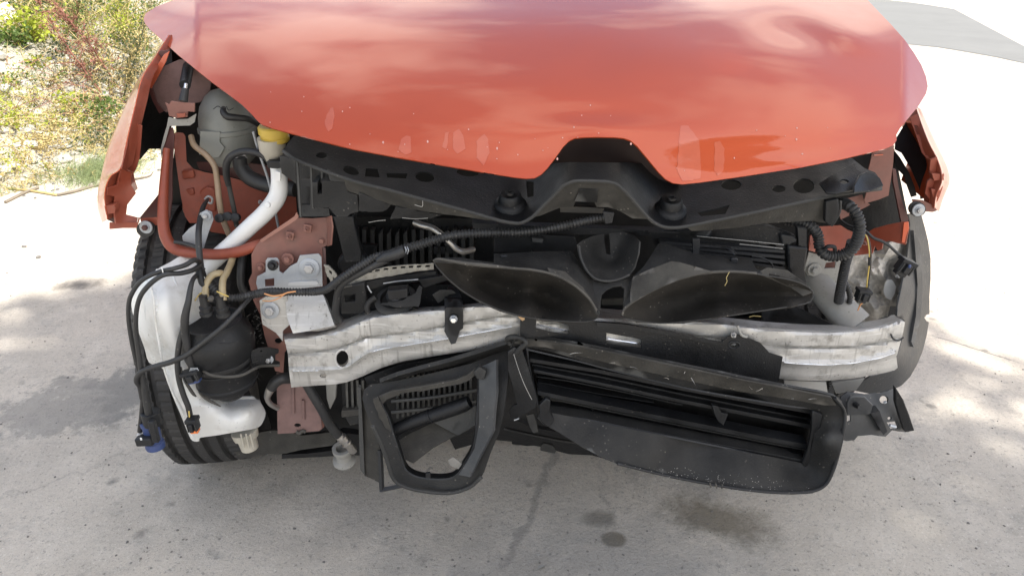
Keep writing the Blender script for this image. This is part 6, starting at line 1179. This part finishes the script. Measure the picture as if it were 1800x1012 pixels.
for x, y in ((1035, 716), (1153, 738), (1272, 762)): v, f = tube_vf([(x, y-12, .01), (x+6, y, .008), (x+8, y+16, .01)], 1.6, seg=5); link('flap_hinge', v, f, BLACKP, gr)
sheet('grille_clip', [(1252, 712), (1262, 714), (1268, 725), (1280, 728), (1276, 738), (1272, 748), (1262, 740), (1256, 728)], -.02, BLACKP, gr, th=.01, bevel=.001)
sheet('grille_end_wall', [(1428, 722), (1446, 728), (1438, 775), (1420, 826), (1410, 814), (1420, 790), (1427, 755)], -.045, BLACKP, gr, th=.008, bevel=.002)
v, f = tube_vf([(x, y, gd_(x, y)-.004) for x, y in [(1085, 814), (1200, 841), (1320, 861), (1400, 865), (1445, 856), (1466, 822), (1483, 755), (1484, 722), (1468, 699)]], 3, seg=8); link('frame_edge', v, f, BLACKP, gr)
sheet('grille_pivot', [(948, 712), (960, 700), (968, 704), (966, 722), (974, 740), (966, 752), (950, 738)], -.06, BLACKP, gr, th=.012, bevel=.002)
a = Acc()
for _ in range(240):
    x = random.gauss(1245, 90); y = 818+(x-1000)*.11+random.gauss(0, 9); r = random.uniform(.4, 1.1)
    if 1060 < x < 1430: a.add(rock_vf(P(x, y, gd_(x, y)-.006), r*.0009))
for i in range(12):
    x = random.uniform(960, 1430); y = float(np.interp(x, [900, 1466], [612, 706]))+random.gauss(0, 4); a.add(blade_vf(P(x, y, gd_(x, y)-.012), rv(), random.uniform(.008, .025), .0005))
link('dirt_flecks', a.v, a.f, FELT, gr, kind='stuff')
for q in ([(1248, 848), (1250, 856)], [(1258, 849), (1260, 857)], [(1270, 851), (1269, 858)], [(1284, 853), (1286, 859)]): v, f = tube_vf([(x, y, -.105) for x, y in q], 1.6, seg=5); link('scuff', v, f, GREYP, gr)
# panel behind the gap between beam and grille, bright side
sheet('fog_panel', [(1378, 668), (1452, 671), (1455, 690), (1400, 682), (1380, 678)], .06, ALUD, car, th=.006)
sheet('fog_panel', [(1462, 672), (1500, 668), (1520, 665), (1505, 686), (1470, 692)], .12, ALUD, car, th=.006)
for i in range(5): v, f = tube_vf([(1457, 672+i*4, .07), (1463, 673+i*4, .07)], 1.2, seg=5); link('bellows_ring', v, f, RUBBER, car)

# ------------------------------------------------------------------ loose leaves lying on the car (things of their own)
def dleaf(pts, d, label):
    v, f = sheet_vf(pts, d, .0008, step=4, nz=.003, nf=60); tagt(link('dry_leaf', v, f, LEAFD), label, 'leaf')
dleaf([(941, 492), (946, 489), (952, 490), (957, 488), (958, 494), (954, 500), (947, 500), (942, 497)], .035, 'small dry leaf caught inside the air duct on the dark side')
dleaf([(906, 549), (914, 549), (923, 553), (922, 562), (918, 564), (912, 558)], -.045, 'orange brown dry leaf on the bumper beam below the air duct')
v, f = tube_vf([(1282, 478, -.085), (1277, 488, -.09), (1278, 494, -.09), (1274, 502, -.088)], .7, seg=4); tagt(link('straw', v, f, STRAW), 'tiny bent straw hanging from the rim of the duct', 'straw')
v, f = tube_vf([(1317, 557, .0), (1325, 555, .0), (1338, 556, .0)], .8, seg=4); tagt(link('straw', v, f, STRAW), 'pale straw lying along the top of the bumper beam', 'straw')
